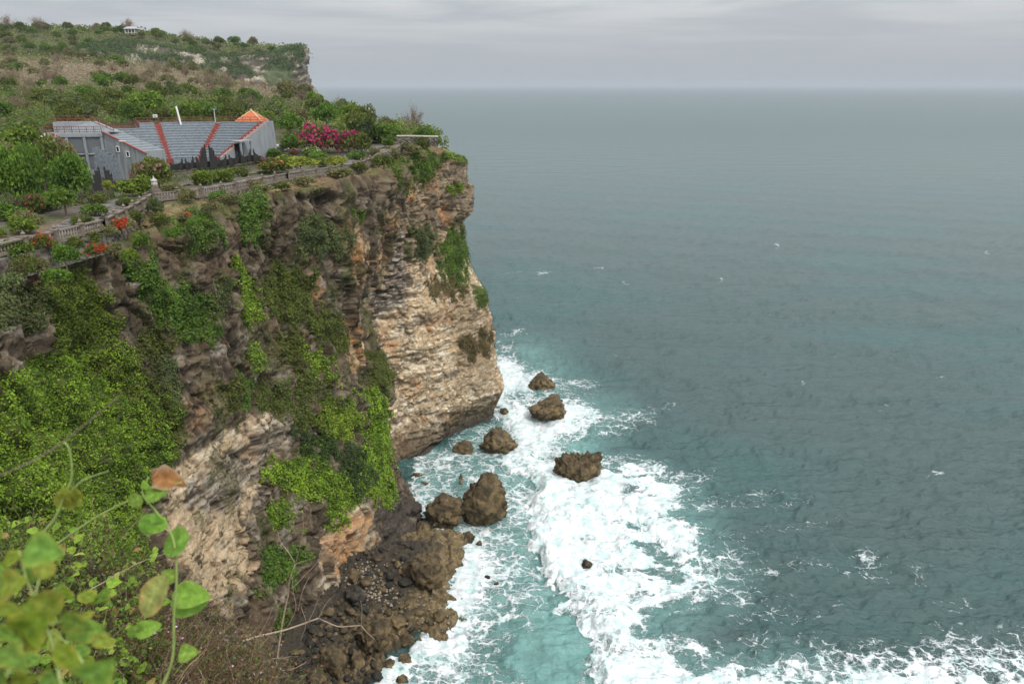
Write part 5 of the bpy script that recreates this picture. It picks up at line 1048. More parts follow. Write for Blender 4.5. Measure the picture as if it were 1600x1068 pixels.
PL = [ # u, v foot, w, h, tone, label, cat, kwargs
 (575, 226, 52, 46, 4, 'rounded dark green bush on the headland left of the lookout', 'bush', {}), (602, 222, 66, 38, 1, 'broad green bush just left of the lookout parapet', 'bush', {}), (526, 200, 24, 36, 6, 'upright light green sapling on the skyline', 'tree', dict(trunk=.2)),
 (552, 212, 62, 36, 6, 'leafy light green tree behind the large bougainvillea', 'tree', {}), (630, 214, 50, 26, 9, 'small pale open tree behind the lookout parapet', 'tree', dict(trunk=.2)), (666, 222, 36, 28, 1, 'green bush at the right end of the lookout parapet', 'bush', {}), (608, 231, 26, 22, 1, 'small bush at the foot of the lookout steps', 'bush', {}),
 (679, 228, 26, 20, 6, 'small lime bush on the rim right of the lookout', 'bush', {}), (565, 240, 44, 40, 3, 'olive bush between the bougainvillea and the steps', 'bush', {}),
 (502, 240, 80, 52, 3, 'large magenta bougainvillea right of the grandstand', 'bougainvillea', dict(flower='magenta', ff=.45, n=2200, leaf=.11)), (545, 240, 54, 42, 3, 'second magenta bougainvillea leaning toward the steps', 'bougainvillea', dict(flower='magenta', ff=.55, n=2000, leaf=.12)), (475, 222, 44, 26, 3, 'loose pink bougainvillea below the flat roofs', 'bougainvillea', dict(flower='magenta', ff=.2)),
 (487, 246, 42, 20, 6, 'white flowering frangipani in front of the bougainvillea', 'frangipani', dict(flower='white', ff=.3)), (458, 243, 20, 14, 3, 'small magenta bush beside the white flowering one', 'bush', dict(flower='magenta', ff=.5)),
 (472, 272, 54, 30, 7, 'clipped yellow-green flat topped tree, left one of the pair behind the balustrade', 'tree', dict(trunk=.35)), (525, 270, 48, 30, 7, 'clipped yellow-green flat topped tree, right one of the pair behind the balustrade', 'tree', dict(trunk=.35)),
 (455, 236, 44, 34, 1, 'green bush against the right end of the grandstand', 'bush', {}), (428, 272, 66, 28, 3, 'dark bush with orange tips before the grandstand end wall', 'bush', dict(flower='orange', ff=.08)), (404, 254, 28, 13, 3, 'small purple bougainvillea on the stage wall end', 'bougainvillea', dict(flower='purple', ff=.8)),
 (445, 256, 40, 16, 6, 'low bright hedge right of the purple bougainvillea', 'hedge', {}), (316, 288, 56, 30, 6, 'bright green hedge left part below the stage wall', 'hedge', {}), (350, 284, 50, 27, 6, 'bright green hedge middle part below the stage wall', 'hedge', {}), (378, 276, 34, 20, 3, 'duller hedge right of the bright one below the stage wall', 'hedge', {}),
 (219, 306, 72, 36, 6, 'long bright hedge at the foot of the terrace wall', 'hedge', {}), (250, 294, 70, 60, 3, 'olive bush with pink tips right of the end wall windows', 'bush', dict(flower='pink', ff=.15)), (242, 276, 48, 38, 6, 'bright green rounded bush at the stand left stair foot', 'bush', dict(p=at(242, 276, 125))), (226, 285, 44, 42, 9, 'dry grey-green bush with magenta spots on the end wall', 'bush', dict(flower='magenta', ff=.05, p=at(226, 285, 123))),
 (36, 366, 68, 34, 6, 'clipped round bright hedge ball inside the path at the left', 'hedge', {}), (4, 372, 26, 18, 6, 'small clipped bush at the left frame edge inside the path', 'bush', {}), (104, 338, 66, 50, 1, 'small green tree with pale trunk beside the path', 'tree', dict(trunk=.3)), (58, 334, 56, 42, 3, 'reddish green bush with a magenta spot by the lawn', 'bush', dict(flower='magenta', ff=.06)),
 (171, 313, 26, 34, 7, 'slender small tree standing before the black entrance gate', 'tree', dict(trunk=.5)), (155, 318, 44, 18, 3, 'low hedge at the foot of the black entrance gate', 'hedge', {}), (75, 330, 60, 36, 1, 'green bush behind the small pale trunked tree', 'bush', {}),
 (30, 326, 125, 128, 1, 'large dark green garden tree at the left edge', 'tree', dict(n=4200, leaf=.075)), (108, 312, 92, 92, 1, 'broad garden tree left of the panelled wall', 'tree', dict(n=3000, leaf=.10)), (8, 300, 100, 112, 9, 'pale olive tree behind the large garden tree', 'tree', dict(n=2500, leaf=.10, p=at(8, 300, 120))), (70, 292, 100, 92, 3, 'olive tree with white blossom left of the wing', 'tree', dict(n=2800, leaf=.10, flower='white', ff=.03, p=at(70, 292, 121))), (118, 296, 30, 72, 3, 'magenta flowering branch against the panelled wall', 'bougainvillea', dict(flower='magenta', ff=.4, p=at(118, 296, 123))),
 (36, 240, 100, 60, 6, 'light green tree top above the olive trees', 'tree', dict(n=2200, leaf=.12, p=at(36, 250, 150))), (85, 262, 80, 70, 9, 'pinkish blossoming shrub along the wing rail', 'shrub', dict(flower='pink', ff=.2, p=at(85, 262, 127))), (-25, 330, 80, 90, 1, 'dark tree cut by the left frame edge', 'tree', dict(n=2000)),
 (244, 338, 42, 36, 2, 'pale silvery green bush on the slope below the balustrade bend', 'bush', {}), (293, 318, 34, 30, 9, 'olive bush growing over the middle balustrade', 'bush', {}), (190, 360, 48, 28, 9, 'bush with a cluster of orange-red flowers below the balustrade', 'bush', dict(flower='red', ff=.35)),
 (66, 392, 54, 34, 3, 'red flowering bush overlapping the near balustrade', 'bush', dict(flower='red', ff=.22, n=2200, leaf=.11)), (150, 402, 50, 28, 3, 'orange-red flowering bush on the rim above the grey boulder face', 'bush', dict(flower='red', ff=.45, n=2000, leaf=.11)), (104, 415, 62, 46, 1, 'dark green bush between the two red flowering bushes', 'bush', dict(n=2600, leaf=.09)),
 (40, 432, 70, 40, 3, 'olive bush with purple spots at the left below the balustrade', 'bush', dict(flower='purple', ff=.04, n=2400, leaf=.09)), (290, 345, 34, 16, 9, 'low dry bush with red spots on the brown slope', 'bush', dict(flower='red', ff=.10)), (222, 388, 44, 34, 1, 'glossy bush on the rim above the creeper belt', 'bush', {}), (180, 395, 40, 22, 9, 'straw coloured bush right of the orange-red flowers', 'bush', {}),
 (275, 372, 40, 24, 1, 'green bush on the rim left of the creeper drape', 'bush', {}), (330, 335, 40, 22, 9, 'dry bush on the rim under the middle balustrade', 'bush', {}), (600, 262, 40, 28, 3, 'scrub in the notch below the stepped parapet', 'bush', {}), (640, 240, 44, 22, 9, 'dry scrub below the lookout parapet', 'bush', {}), (410, 300, 46, 16, 9, 'dry shrub fringe under the pale balustrade', 'bush', {}), (535, 276, 56, 18, 9, 'dry shrub fringe under the clipped trees', 'bush', {}), (480, 288, 50, 16, 9, 'thin dry shrub on the rim left of the dark hollow', 'bush', {}), (585, 248, 24, 22, 9, 'olive scrub beside the stepped parapet', 'bush', {}),
]
for (u, v, w, h, tone, lab) in [(45, 352, 56, 28, 9, 'loose dry shrub between the clipped hedge ball and the path'), (150, 338, 54, 26, 1, 'green shrub on the inner path edge under the garden tree'), (8, 345, 50, 34, 1, 'leafy shrub filling the left frame edge behind the path'), (140, 385, 60, 26, 3, 'olive scrub hiding the foot of the near balustrade'), (30, 398, 60, 30, 6, 'bright scrub hanging over the near balustrade at far left'), (212, 348, 40, 24, 3, 'scrub leaning on the balustrade at the bend'), (340, 312, 44, 18, 1, 'green scrub under the short bay of the middle balustrade'), (400, 296, 40, 15, 9, 'straw coloured scrub under the finials'), (505, 262, 50, 18, 3, 'olive shrub on the inner side between the clipped trees'), (560, 250, 36, 18, 1, 'green shrub on the path side near the steps'), (15, 405, 60, 34, 1, 'green scrub against the near retaining wall at the left frame edge'), (60, 428, 66, 34, 9, 'dry scrub clump under the first red flowering bush'), (118, 392, 44, 26, 3, 'olive scrub between the red flowers and the rubble wall'), (20, 450, 70, 34, 2, 'dull scrub on the slope at the far left below the wall'), (90, 440, 60, 30, 1, 'leafy scrub above the glossy creeper mound'), (165, 372, 46, 26, 9, 'dry scrub at the foot of the balustrade near the orange-red flowers'), (205, 410, 46, 30, 6, 'bright scrub on the rim beside the grey boulder face'), (250, 352, 44, 22, 3, 'olive scrub below the silvery bush'), (310, 352, 40, 20, 1, 'small green scrub on the brown slope'), (360, 318, 46, 18, 9, 'dry scrub at the rim above the creeper drape'), (440, 298, 44, 16, 3, 'olive scrub fringe under the finials'), (560, 268, 40, 18, 3, 'olive scrub at the rim above the notch'), (615, 250, 36, 24, 9, 'dry scrub on the shoulder below the lookout'), (660, 234, 40, 22, 3, 'olive scrub on the slope in front of the lookout'), (500, 250, 40, 18, 1, 'dark shrub under the big bougainvillea'), (430, 245, 40, 16, 1, 'dark shrub by the grandstand wall corner'), (130, 352, 50, 20, 3, 'low olive shrub along the inner path edge'), (25, 345, 60, 30, 1, 'shrub behind the clipped hedge ball'), (200, 322, 50, 16, 3, 'low shrub along the path by the entrance gate'), (270, 300, 46, 16, 9, 'grey weedy shrub at the inner path edge')]:
    PL.append((u, v, w, h, tone, lab, 'bush', dict(n=1700, leaf=.13)))
for q in PL: plant(*q[:5], q[5], q[6], name={'tree': 'tree', 'hedge': 'hedge', 'bougainvillea': 'bougainvillea', 'frangipani': 'frangipani'}.get(q[6], 'bush'), **q[7])
# ---- woodland behind: individual trees (shared meshes) over a continuous canopy
def mk_tree_proto(kind, seed):
    if kind == 'dry': return bare_crown(seed)
    return crown(seed, {'green': 1, 'bright': 6, 'olive': 3, 'pale': 9, 'grey': 2}[kind], 2200, .12, .8, 13)[0]
PRT = {k: [mk_tree_proto(k, 500+13*i+hash_) for i in range(3)] for hash_, k in enumerate(('green', 'bright', 'olive', 'pale', 'grey', 'dry'))}
KLAB = {'green': 'deep green tree in the woodland behind the grandstand', 'bright': 'bright green tree in the woodland behind the grandstand', 'olive': 'olive green tree in the woodland behind the grandstand', 'pale': 'pale dusty tree in the woodland behind the grandstand', 'grey': 'grey-green tree in the woodland behind the grandstand', 'dry': 'leafless brown tree on the hillside'}
KLAB2 = {k: v.replace('in the woodland behind the grandstand', 'on the far ridge').replace('on the hillside', 'on the far ridge') for k, v in KLAB.items()}
def put_tree(x, y, R, kind, far=False, hs=1.0, label=None, z=None):
    z = Hs(x, y) if z is None else z; pu_, pv_ = proj(np.array([x, y, z+2.0])); zu = int(np.searchsorted([90, 190, 270, 345, 425], float(pu_)))
    where = (('at the left frame edge', 'left of the hill house', 'below the hill house', 'between the hill house and the headland', 'on the headland top', 'on the headland tip')[zu] if far else ('above the left garden', 'above the grandstand wing', 'above the left red stairway', 'above the right red stairway', 'above the orange roof', 'right of the orange roof')[zu])+('' if far else ' close behind the grandstand' if y < 225 else ' midway up the woodland' if y < 310 else ' high on the brown slope')
    t = empty('tree', (x, y, z), random.uniform(0, 6.28), label or {'green': 'deep green', 'bright': 'bright green', 'olive': 'olive green', 'pale': 'pale dusty', 'grey': 'grey-green', 'dry': 'leafless brown'}[kind]+(' ridge tree ' if far else ' tree ')+where, 'tree', ('%s trees on the far ridge' if far else '%s woodland trees') % kind)
    c = obj('crown', random.choice(PRT[kind]), t); c.scale = (R, R, R*hs); c.location = (0, 0, R*.7*hs)
    s = obj('trunk', TR if R > 3 else TR2, t); s.scale = (R*.8, R*.8, R*.8*hs); return t
r = np.random.default_rng(71); placed = []; tries = 0
bigt = at(228, 168, 200); zb_ = Hs(bigt[0], bigt[1]); put_tree(bigt[0], bigt[1], 6.5, 'bright', label='big vivid green round tree behind the grandstand left stairway', hs=.95)
placed.append((bigt[0], bigt[1], 6.5))
while len(placed) < 205 and tries < 9000:
    tries += 1; y = 172+330*r.random()**1.5; x = r.uniform(-.72, -.10)*y
    if sdpoly(np.array([x]), np.array([y]), LAND)[0] > -3.5: continue
    if math.hypot(x-TC[0], y-TC[1]) < RO+6 or (y < 185 and -100 < x < -50): continue
    R = r.uniform(2.2, 4.6)*(1+.15*(y > 300)); 
    if any((x-a)**2+(y-b)**2 < (.62*(R+c))**2 for a, b, c in placed): continue
    dryness = sstep(np.array(y), 265, 330)*.8+.18; q = r.random()
    kind = 'dry' if q < dryness*.6 else ('pale' if q < dryness else r.choice(['green', 'olive', 'bright', 'grey'], p=[.36, .34, .16, .14]))
    if kind == 'dry': R *= .8
    placed.append((x, y, R)); put_tree(x, y, R, kind, hs=r.uniform(1.0, 1.45))
nf = 0; tries = 0; fp_ = []
while nf < 90 and tries < 3000:
    tries += 1; u = r.uniform(-20, 470); y = r.uniform(505, 640); x = (u-CX)/F*y/1.07
    if sdpoly(np.array([x]), np.array([y]), LAND)[0] > -9 or (u > 180 and y < 575) or any((x-a)**2+(y-b)**2 < 40 for a, b in fp_): continue
    fp_.append((x, y)); nf += 1; put_tree(x, y, r.uniform(3.2, 6.0), r.choice(['green', 'olive', 'pale', 'dry', 'grey'], p=[.36, .32, .08, .10, .14]), True, r.uniform(.9, 1.25))
for (u, v, s) in [(60, 22, 7), (12, 25, 7), (150, 40, 4), (190, 38, 4), (300, 60, 4)]:
    p = at(u, v+12, 610); put_tree(p[0], p[1], s, 'dry', True, 1.0, label='tall bare tree silhouetted on the skyline of the far ridge')
def canopy(name, n, ymin, ymax, pw, size, label, hb, hv, seed):
    r = np.random.default_rng(seed); Y = ymin+(ymax-ymin)*r.random(n)**pw; X = r.uniform(-.78, -.08, n)*Y; ok = sdpoly(X, Y, LAND) < -2; ok &= np.hypot(X-TC[0], Y-TC[1]) > RO+3; ok &= ~((Y < 190) & (X < -50) & (X > -105)); X, Y = X[ok], Y[ok]
    if ymin > 400: pu_ = proj(np.stack([X, Y, H(X, Y)], 1))[0]; ok = ~((pu_ > 185) & (Y < 562)); X, Y = X[ok], Y[ok]
    B = np.stack([X, Y, 0*X], 1); wr_, wt_, we_ = worley(B*S3(.15, .15, 1)+.25*noise(B*.3, seed)[:, None], seed); b = (.35+.65*wr_)*np.sqrt(np.clip(we_*1.7, 0, 1))*1.5; t1 = noise(B*.5, seed+1); t = fbm(B*.02, 3, .6, seed+2)+.3*noise(B*.2, seed+3); Zc = H(X, Y)+hb+hv*b*.6+.7*t1+r.normal(0, .5, len(X))
    dry = sstep(Y+30*t, 270, 325)*(1-sstep(Y+15*t, 462, 500)*.92); g = tonec(3, .5+t); g2 = tonec(1, .5+t1); C = np.where((wr_ > .55)[:, None], g, g2); C = np.where(((wr_*7) % 1 > .8)[:, None], tonec(9, .5+t1), C); C = np.where(((wr_*13) % 1 > .88)[:, None], tonec(6, .3+t1), C)*(.75+.5*((wr_*5) % 1))[:, None]; C = mixc(C, tonec(9, r.random(len(X))), sstep(t1+t, .1, .6)*.4); C = mixc(C, P3(.29, .225, .155)*(.7+.6*r.random(len(X)))[:, None], dry*(.7+.3*r.random(len(X))))
    N = np.tile([0, -.35, .9], (len(X), 1)); o = obj(name, leaf_cloud(name, np.stack([X, Y, Zc], 1), N, size*(.6+Y/500), C, M_LEAF, .35, .55, seed)); tag(o, label, 'woodland', kind='stuff')
canopy('woodland', 110000, 172, 530, 1.4, .6, 'continuous scrubby woodland canopy covering the hillside', 1.0, 4.2, 80)
canopy('ridge_woodland', 26000, 515, 700, 1.0, .75, 'dense scrub covering the far ridge', 1.0, 4.0, 81)
# dry grass and weeds on the slope between balustrade and rim, and in the garden
def ground_cover(name, n, poly, size, cols, label, seed, up=.5):
    r = np.random.default_rng(seed); us = [p[0] for p in poly]; vs = [p[1] for p in poly]; u = r.uniform(min(us), max(us), n*2); v = r.uniform(min(vs), max(vs), n*2); ok = inpoly(u, v, poly); u, v = u[ok][:n], v[ok][:n]
    z = np.full(len(u), 61.0)
    for _ in range(6): P = at_z(u, v, z); z = .4*z+.6*H(P[0], P[1])
    P = np.stack([P[0], P[1], z+r.uniform(0, .35, len(u))], 1); C = mixc(np.array(cols[0]), np.array(cols[1]), r.random(len(u))); C = mixc(C, np.array(cols[2]), sstep(fbm(P*.3, 3, .6, seed), .0, .3))
    ok = sdpoly(P[:, 0], P[:, 1], LAND) < .6; P, C = P[ok], C[ok]; tag(obj(name, leaf_cloud(name, P, np.tile([0, -.4, .6], (len(P), 1)), size, C, M_LEAF, .2, .35, seed)), label, 'undergrowth', kind='stuff')
ground_cover('dry_slope_grass', 26000, [(-20, 410), (120, 385), (250, 325), (400, 292), (520, 272), (640, 225), (700, 225), (690, 245), (560, 285), (420, 315), (260, 365), (140, 415), (0, 460)], .22, [(.20, .13, .07), (.30, .22, .11), (.07, .10, .025)], 'dry brown grass and weeds on the slope below the balustrade', 91)
ground_cover('garden_undergrowth', 16000, [(-20, 200), (160, 220), (180, 310), (0, 345)], .4, [(.05, .09, .02), (.09, .15, .03), (.11, .10, .05)], 'leafy undergrowth of the garden left of the grandstand', 92)
ground_cover('verge_undergrowth', 12000, [(255, 270), (430, 245), (470, 190), (620, 190), (600, 225), (540, 250), (400, 268), (270, 288)], .3, [(.06, .09, .025), (.10, .13, .04), (.15, .12, .07)], 'low greenery beside the stage and bougainvilleas', 93)
# ================================================================ THE NEAR BROW AND PLANTS BESIDE THE CAMERA
M_TWIG = mat_attr('twigs', scale=20, bs=.2, bd=.01)
CREST = [(-300, 800), (0, 856), (100, 862), (160, 885), (215, 915), (260, 960), (320, 992), (380, 1012), (430, 1060), (470, 1130)]
def crest_v(u): return np.interp(u, [p[0] for p in CREST], [p[1] for p in CREST])
def brow_pt(u, s):                                   # s 0 at the crest .. 1 near the feet
    v = crest_v(u)+s*(1250-crest_v(u)); Y = 5.2-2.9*s; return at(u, v, Y)
def build_brow():
    U = np.linspace(-420, 470, 150); S = np.linspace(0, 1, 60); UU, SS = np.meshgrid(U, S); P = np.moveaxis(brow_pt(UU, SS), 0, -1)
    far = []
    for k in range(1, 26):
        q = P[0].copy(); q[:, 1] += .10*k; q[:, 2] -= .012*k*k+.02*k; far.append(q)
    P = np.vstack([np.array(far[::-1]), P]); P[..., 2] += -.12+.10*fbm(P*2.2, 4, .6, seed=120)
    c = mixc(P3(.05, .042, .025), P3(.10, .085, .05), sstep(fbm(P*4, 3, seed=121), -.2, .4))
    tag(obj('near_slope', mesh_np('near_slope', P, grid_faces(P.shape[0], P.shape[1]), M_GROUND, c)), kind='structure')
build_brow()
def leaf_mesh(name='leaf', L=1.0, Wd=.7, tip=.5, fold=.18, curl=.25, col=(.16, .28, .04), col2=None, nu=9, nv=9, seed=0, base=0.0, ripple=.02):
    """one leaf along +X, length L: pointed outline, folded on its midrib, with veins"""
    r = np.random.default_rng(seed); a = np.linspace(0, 1, nu); b = np.linspace(-1, 1, nv); A, B = np.meshgrid(a, b, indexing='ij')
    w = (np.sin(np.pi*np.clip(A, 0, 1)**(.62+.2*tip)))**(.62+.35*tip)*Wd*.5; X = A*L-base*np.abs(B)*(1-A)**3*L*.25; Yv = B*w*L
    Zv = fold*np.abs(Yv)+ripple*L*np.sin(A*14+B*3)*np.abs(B)-curl*L*(A-.3)**2; P = np.stack([X, Yv, Zv], -1)
    vein = np.exp(-(np.abs(B)*7)**2)+.45*np.exp(-((((A*7-np.abs(B)*1.2) % 1)-.5)*7)**2)*(np.abs(B) < .9)
    C = mixc(P3(*col), P3(*(col2 or col)), sstep(np.abs(B)+.35*fbm(P*3/L, 3, seed=seed), .55, 1.05)); C = C*(1+.25*fbm(P*5/L, 3, seed=seed+1))[..., None]; C = mixc(C, C*1.35+.02, vein*.6)
    return mesh_np(name, P, grid_faces(nu, nv), M_NEARLEAF, C)
def place(me, p, tipdir, up, size, parent=None, name='leaf', label=None):
    x = Vector(tipdir).normalized(); z = Vector(up); z = (z-x*z.dot(x)).normalized(); y = z.cross(x); o = obj(name, me, parent)
    o.matrix_local = Matrix.Translation(Vector(p)) @ Matrix((x, y, z)).transposed().to_4x4() @ Matrix.Scale(size, 4)
    if label: o['label'] = label
    return o
GR = dict(col=(.17, .33, .05), col2=(.24, .42, .08)); 
LM = [leaf_mesh(L=1, Wd=.8, tip=.25, fold=.22, curl=.2, seed=1, **GR), leaf_mesh(L=1, Wd=.72, tip=.35, fold=.12, curl=.35, seed=2, col=(.20, .36, .05), col2=(.28, .44, .09)), leaf_mesh(L=1, Wd=.85, tip=.15, fold=.3, curl=.15, seed=3, col=(.22, .36, .06))]
LONG = leaf_mesh(L=1, Wd=.36, tip=.8, fold=.15, curl=.3, seed=4, col=(.42, .48, .14), col2=(.55, .45, .14)); DRY = leaf_mesh(L=1, Wd=.8, tip=.2, fold=.5, curl=.6, seed=5, col=(.34, .17, .06), col2=(.50, .36, .22), ripple=.09)
BIG = [leaf_mesh(L=1, Wd=.62, tip=.5, fold=.14, curl=.25, seed=6, col=(.20, .29, .03), col2=(.34, .36, .05)), leaf_mesh(L=1, Wd=.6, tip=.6, fold=.2, curl=.3, seed=7, col=(.24, .30, .04), col2=(.38, .32, .07)), leaf_mesh(L=1, Wd=.55, tip=.6, fold=.1, curl=.35, seed=8, col=(.13, .23, .035), col2=(.26, .30, .05)), leaf_mesh(L=1, Wd=.6, tip=.5, fold=.15, curl=.2, seed=9, col=(.17, .32, .05), col2=(.28, .38, .06))]
camv = Vector((0, 0, HC))
def lf(parent, me, u0, v0, u1, v1, Y, dY=0.0, tilt=(0, 0, 0), **kw):
    """leaf from base pixel to tip pixel, facing the camera more or less"""
    a = Vector(at(u0, v0, Y)); b = Vector(at(u1, v1, Y+dY)); up = (camv-a).normalized()+Vector(tilt); return place(me, a, b-a, up, (b-a).length, parent, **kw)
def stem(parent, pts, r, mat=None, name='stem', n=7):
    P = [Vector(at(*p)) for p in pts]; Q = resample(np.array([p[:] for p in P]), len(P)*6); rr = np.interp(np.linspace(0, 1, len(Q)), np.linspace(0, 1, len(r)), r) if hasattr(r, '__len__') else [r]*len(Q)
    return MB().tube(Q, list(rr), n).build(name, mat or M_VINESTEM, parent, True)
V1 = empty('climbing_vine', (0, 0, 0), label='sharp light green vine shoot with round leaves rising at lower left', cat='vine')
stem(V1, [(235, 1110, 1.15), (268, 1035, 1.15), (272, 960, 1.15), (276, 900, 1.16), (270, 840, 1.17), (245, 800, 1.18), (222, 770, 1.2), (232, 745, 1.2)], [.0032, .0026, .002, .0014])
stem(V1, [(60, 870, 1.3), (110, 835, 1.28), (150, 808, 1.25), (195, 785, 1.22), (250, 765, 1.2), (285, 752, 1.2)], [.0026, .0018, .001], M_TWIG if False else M_VINESTEM)
for a in [(0, 245, 802, 226, 838, .0, (.2, 0, .2)), (1, 262, 818, 222, 822, 0, (0, .1, .5)), (0, 296, 840, 250, 858, .01, (0, 0, .6)), (2, 276, 905, 252, 892, 0, (.3, 0, 0)), (1, 268, 928, 328, 930, .0, (-.1, 0, .3)), (0, 266, 940, 326, 944, .02, (0, 0, -.5)), (2, 278, 1022, 310, 1018, 0, (0, 0, .4)), (2, 222, 775, 200, 788, 0, (0, 0, 0)), (0, 226, 776, 262, 766, .01, (0, 0, .7)), (1, 228, 765, 224, 750, 0, (0, 0, .3))]:
    lf(V1, LM[a[0]], a[1], a[2], a[3], a[4], 1.17, a[5], a[6])
lf(V1, LONG, 258, 898, 214, 975, 1.1, .01, (.1, 0, .5), label='long yellowing leaf with a red tip'); lf(V1, DRY, 236, 748, 288, 752, 1.2, 0, (.2, 0, .6), label='curled dry brown leaf'); lf(V1, DRY, 238, 752, 268, 735, 1.21, 0, (-.3, 0, .2), label='curled dry brown leaf')
lf(V1, LM[1], 210, 990, 252, 972, 1.1, .02, (0, 0, .6)); lf(V1, LM[0], 215, 975, 205, 998, 1.1, .0, (.5, 0, 0))
# tendrils and a yellow bud leaf
V2 = empty('budding_vine', (0, 0, 0), label='blurred vine shoot with a folded yellow leaf at left', cat='vine')
stem(V2, [(20, 880, .95), (50, 850, .95), (85, 810, .95), (100, 775, .95), (112, 745, .95), (108, 700, .95), (100, 690, .95)], [.0024, .0018, .0011])
stem(V2, [(108, 770, .95), (130, 750, .95), (170, 735, .96)], [.0013, .0006])
for a in [(108, 758, 92, 798, 1), (108, 758, 124, 795, 1), (106, 758, 108, 802, 1), (112, 765, 130, 778, 0)]: lf(V2, BIG[a[4]], a[0], a[1], a[2], a[3], .95, 0, (.5 if a[2] < 105 else -.5, 0, 0))
V3 = empty('leaning_twig', (0, 0, 0), label='thin blurred twig slanting up across the left creeper blanket', cat='twig')
stem(V3, [(-40, 760, .8), (60, 715, .82), (130, 665, .84), (190, 615, .86)], [.0010, .0008, .0004], M_BARK)
# big blurred leaves in the corner
V4 = empty('blurred_leafy_bush', (0, 0, 0), label='large out of focus leaves filling the lower left corner', cat='shrub')
for k, a in enumerate([(0, 62, 910, 76, 858, .55, 1), (2, 30, 852, 100, 866, .5, 3), (1, 0, 880, 40, 860, .6, 0), (2, 40, 930, 108, 968, .58, 1), (0, 20, 1000, 72, 960, .55, 0), (1, 85, 960, 150, 988, .6, 2), (2, 90, 985, 180, 985, .62, 3), (3, 120, 1065, 178, 1035, .5, 3), (0, 60, 1020, 40, 965, .55, 1), (1, -10, 960, 45, 940, .5, 0), (2, -10, 1010, 40, 1040, .5, 2), (0, 10, 1068, 60, 1060, .5, 0), (3, 60, 1075, 100, 1045, .48, 2), (1, -5, 920, 35, 905, .55, 1), (0, 80, 1005, 130, 1050, .55, 0), (2, -20, 1080, 20, 1040, .48, 2), (1, 30, 940, 60, 970, .56, 0), (0, -20, 980, 30, 1000, .52, 3), (2, 140, 1010, 185, 990, .6, 1), (3, 0, 850, -30, 830, .62, 3)]):
    mu_, mv_ = (a[1]+a[3])/2, (a[2]+a[4])/2; a = (a[0], mu_+(a[1]-mu_)*.8, mv_+(a[2]-mv_)*.8, mu_+(a[3]-mu_)*.8, mv_+(a[4]-mv_)*.8, a[5], a[6])
    lf(V4, BIG[a[6]], a[1], a[2], a[3], a[4], a[5], [.03, -.02, .0][k % 3], [(.3, 0, .2), (-.4, 0, .1), (0, 0, .6), (.1, 0, -.2)][k % 4])
rq = np.random.default_rng(9)
for k in range(46):
    u = rq.uniform(-20, 170)*(1 if k % 3 else .6); v = rq.uniform(870, 1075); a_ = rq.uniform(0, 6.28); l_ = rq.uniform(16, 34)
    if u > 60 and v < 930: continue
    lf(V4, BIG[int(rq.integers(0, 4))], u, v, u+l_*math.cos(a_), v-l_*abs(math.sin(a_)), rq.uniform(.62, 1.0), rq.uniform(-.02, .03), (rq.normal(0, .35), 0, rq.normal(.2, .3)))
for pts in [[(-20, 1100, .5), (30, 1020, .55), (55, 930, .6), (62, 900, .62)], [(100, 1100, .5), (80, 1000, .58), (40, 900, .6), (30, 860, .6)], [(-30, 1000, .5), (40, 980, .56), (100, 970, .6)], [(160, 1100, .55), (120, 1020, .58), (80, 985, .6)]]: stem(V4, pts, [.0018, .0012, .0008])
# ---- small leaved shrub on the brow: twigs, several hundred single leaves, then the rest as one mass
r = np.random.default_rng(131)
V5 = empty('brow_shrub', tuple(brow_pt(120, .3)), label='tangled shrub of small lime leaves and pinkish twigs on the near brow', cat='shrub'); bpy.context.view_layer.update(); o5 = np.array(V5.location)
def tangle(n, ulo, uhi, slo, shi, hgt, rad, seed, cols):
    r = np.random.default_rng(seed); V = []; Fc = []; C = []; ends = []; k0 = 0
    for i in range(n):
        u = r.uniform(ulo, uhi); s = r.uniform(slo, shi); b = brow_pt(u, s); d = np.array([r.normal(0, .5), r.normal(-.1, .4), r.uniform(.2, 1)]); d /= np.linalg.norm(d); L = r.uniform(.12, .5)*hgt; m = 7
        c = r.normal(0, .35, 3); pts = [b+d*L*t+c*L*t*t*.8+r.normal(0, .012, 3) for t in np.linspace(0, 1, m)]; rr = np.linspace(rad*r.uniform(.6, 1.5), rad*.35, m); ends += pts[3:]
        for j, p in enumerate(pts):
            for q in range(3): V.append(p+rr[j]*np.array([math.cos(q*2.09), math.sin(q*2.09)*.6, math.sin(q*2.09)*.8])); C.append(cols[i % len(cols)])
        for j in range(m-1):
            for q in range(3): Fc.append((k0+j*3+q, k0+j*3+(q+1) % 3, k0+j*3+3+(q+1) % 3, k0+j*3+3+q))
        k0 += m*3
    return np.array(V), np.array(Fc), np.array(C), np.array(ends)
V, Fc, C, E1 = tangle(900, -60, 320, .0, .75, 1.0, .0030, 1, [(.28, .20, .14), (.34, .22, .18), (.18, .13, .08), (.28, .27, .11)])
obj('twigs', mesh_np('twigs', V-o5, Fc, M_TWIG, C), V5)['kind'] = 'stuff'
SL = [leaf_mesh(L=1, Wd=.78, tip=.2, fold=.2, curl=.25, seed=20+i, col=c, col2=d, nu=6, nv=5) for i, (c, d) in enumerate([((.22, .36, .04), (.32, .44, .07)), ((.15, .28, .035), (.22, .34, .05)), ((.28, .38, .06), (.40, .40, .10)), ((.30, .24, .07), (.38, .22, .10))])]
uE, vE = proj(E1); ok = (uE < 245) & (vE > 812); EE = E1[ok]
for i in range(300):
    p = EE[r.integers(0, len(EE))]+r.normal(0, .03, 3); p = p+np.array([0, 0, .10]); d = r.normal(size=3); d[2] *= .5; place(SL[int(r.choice(4, p=[.45, .3, .15, .10]))], p-o5, d, (r.normal(0, .5), -.5+r.normal(0, .4), 1), r.uniform(.055, .10), V5)
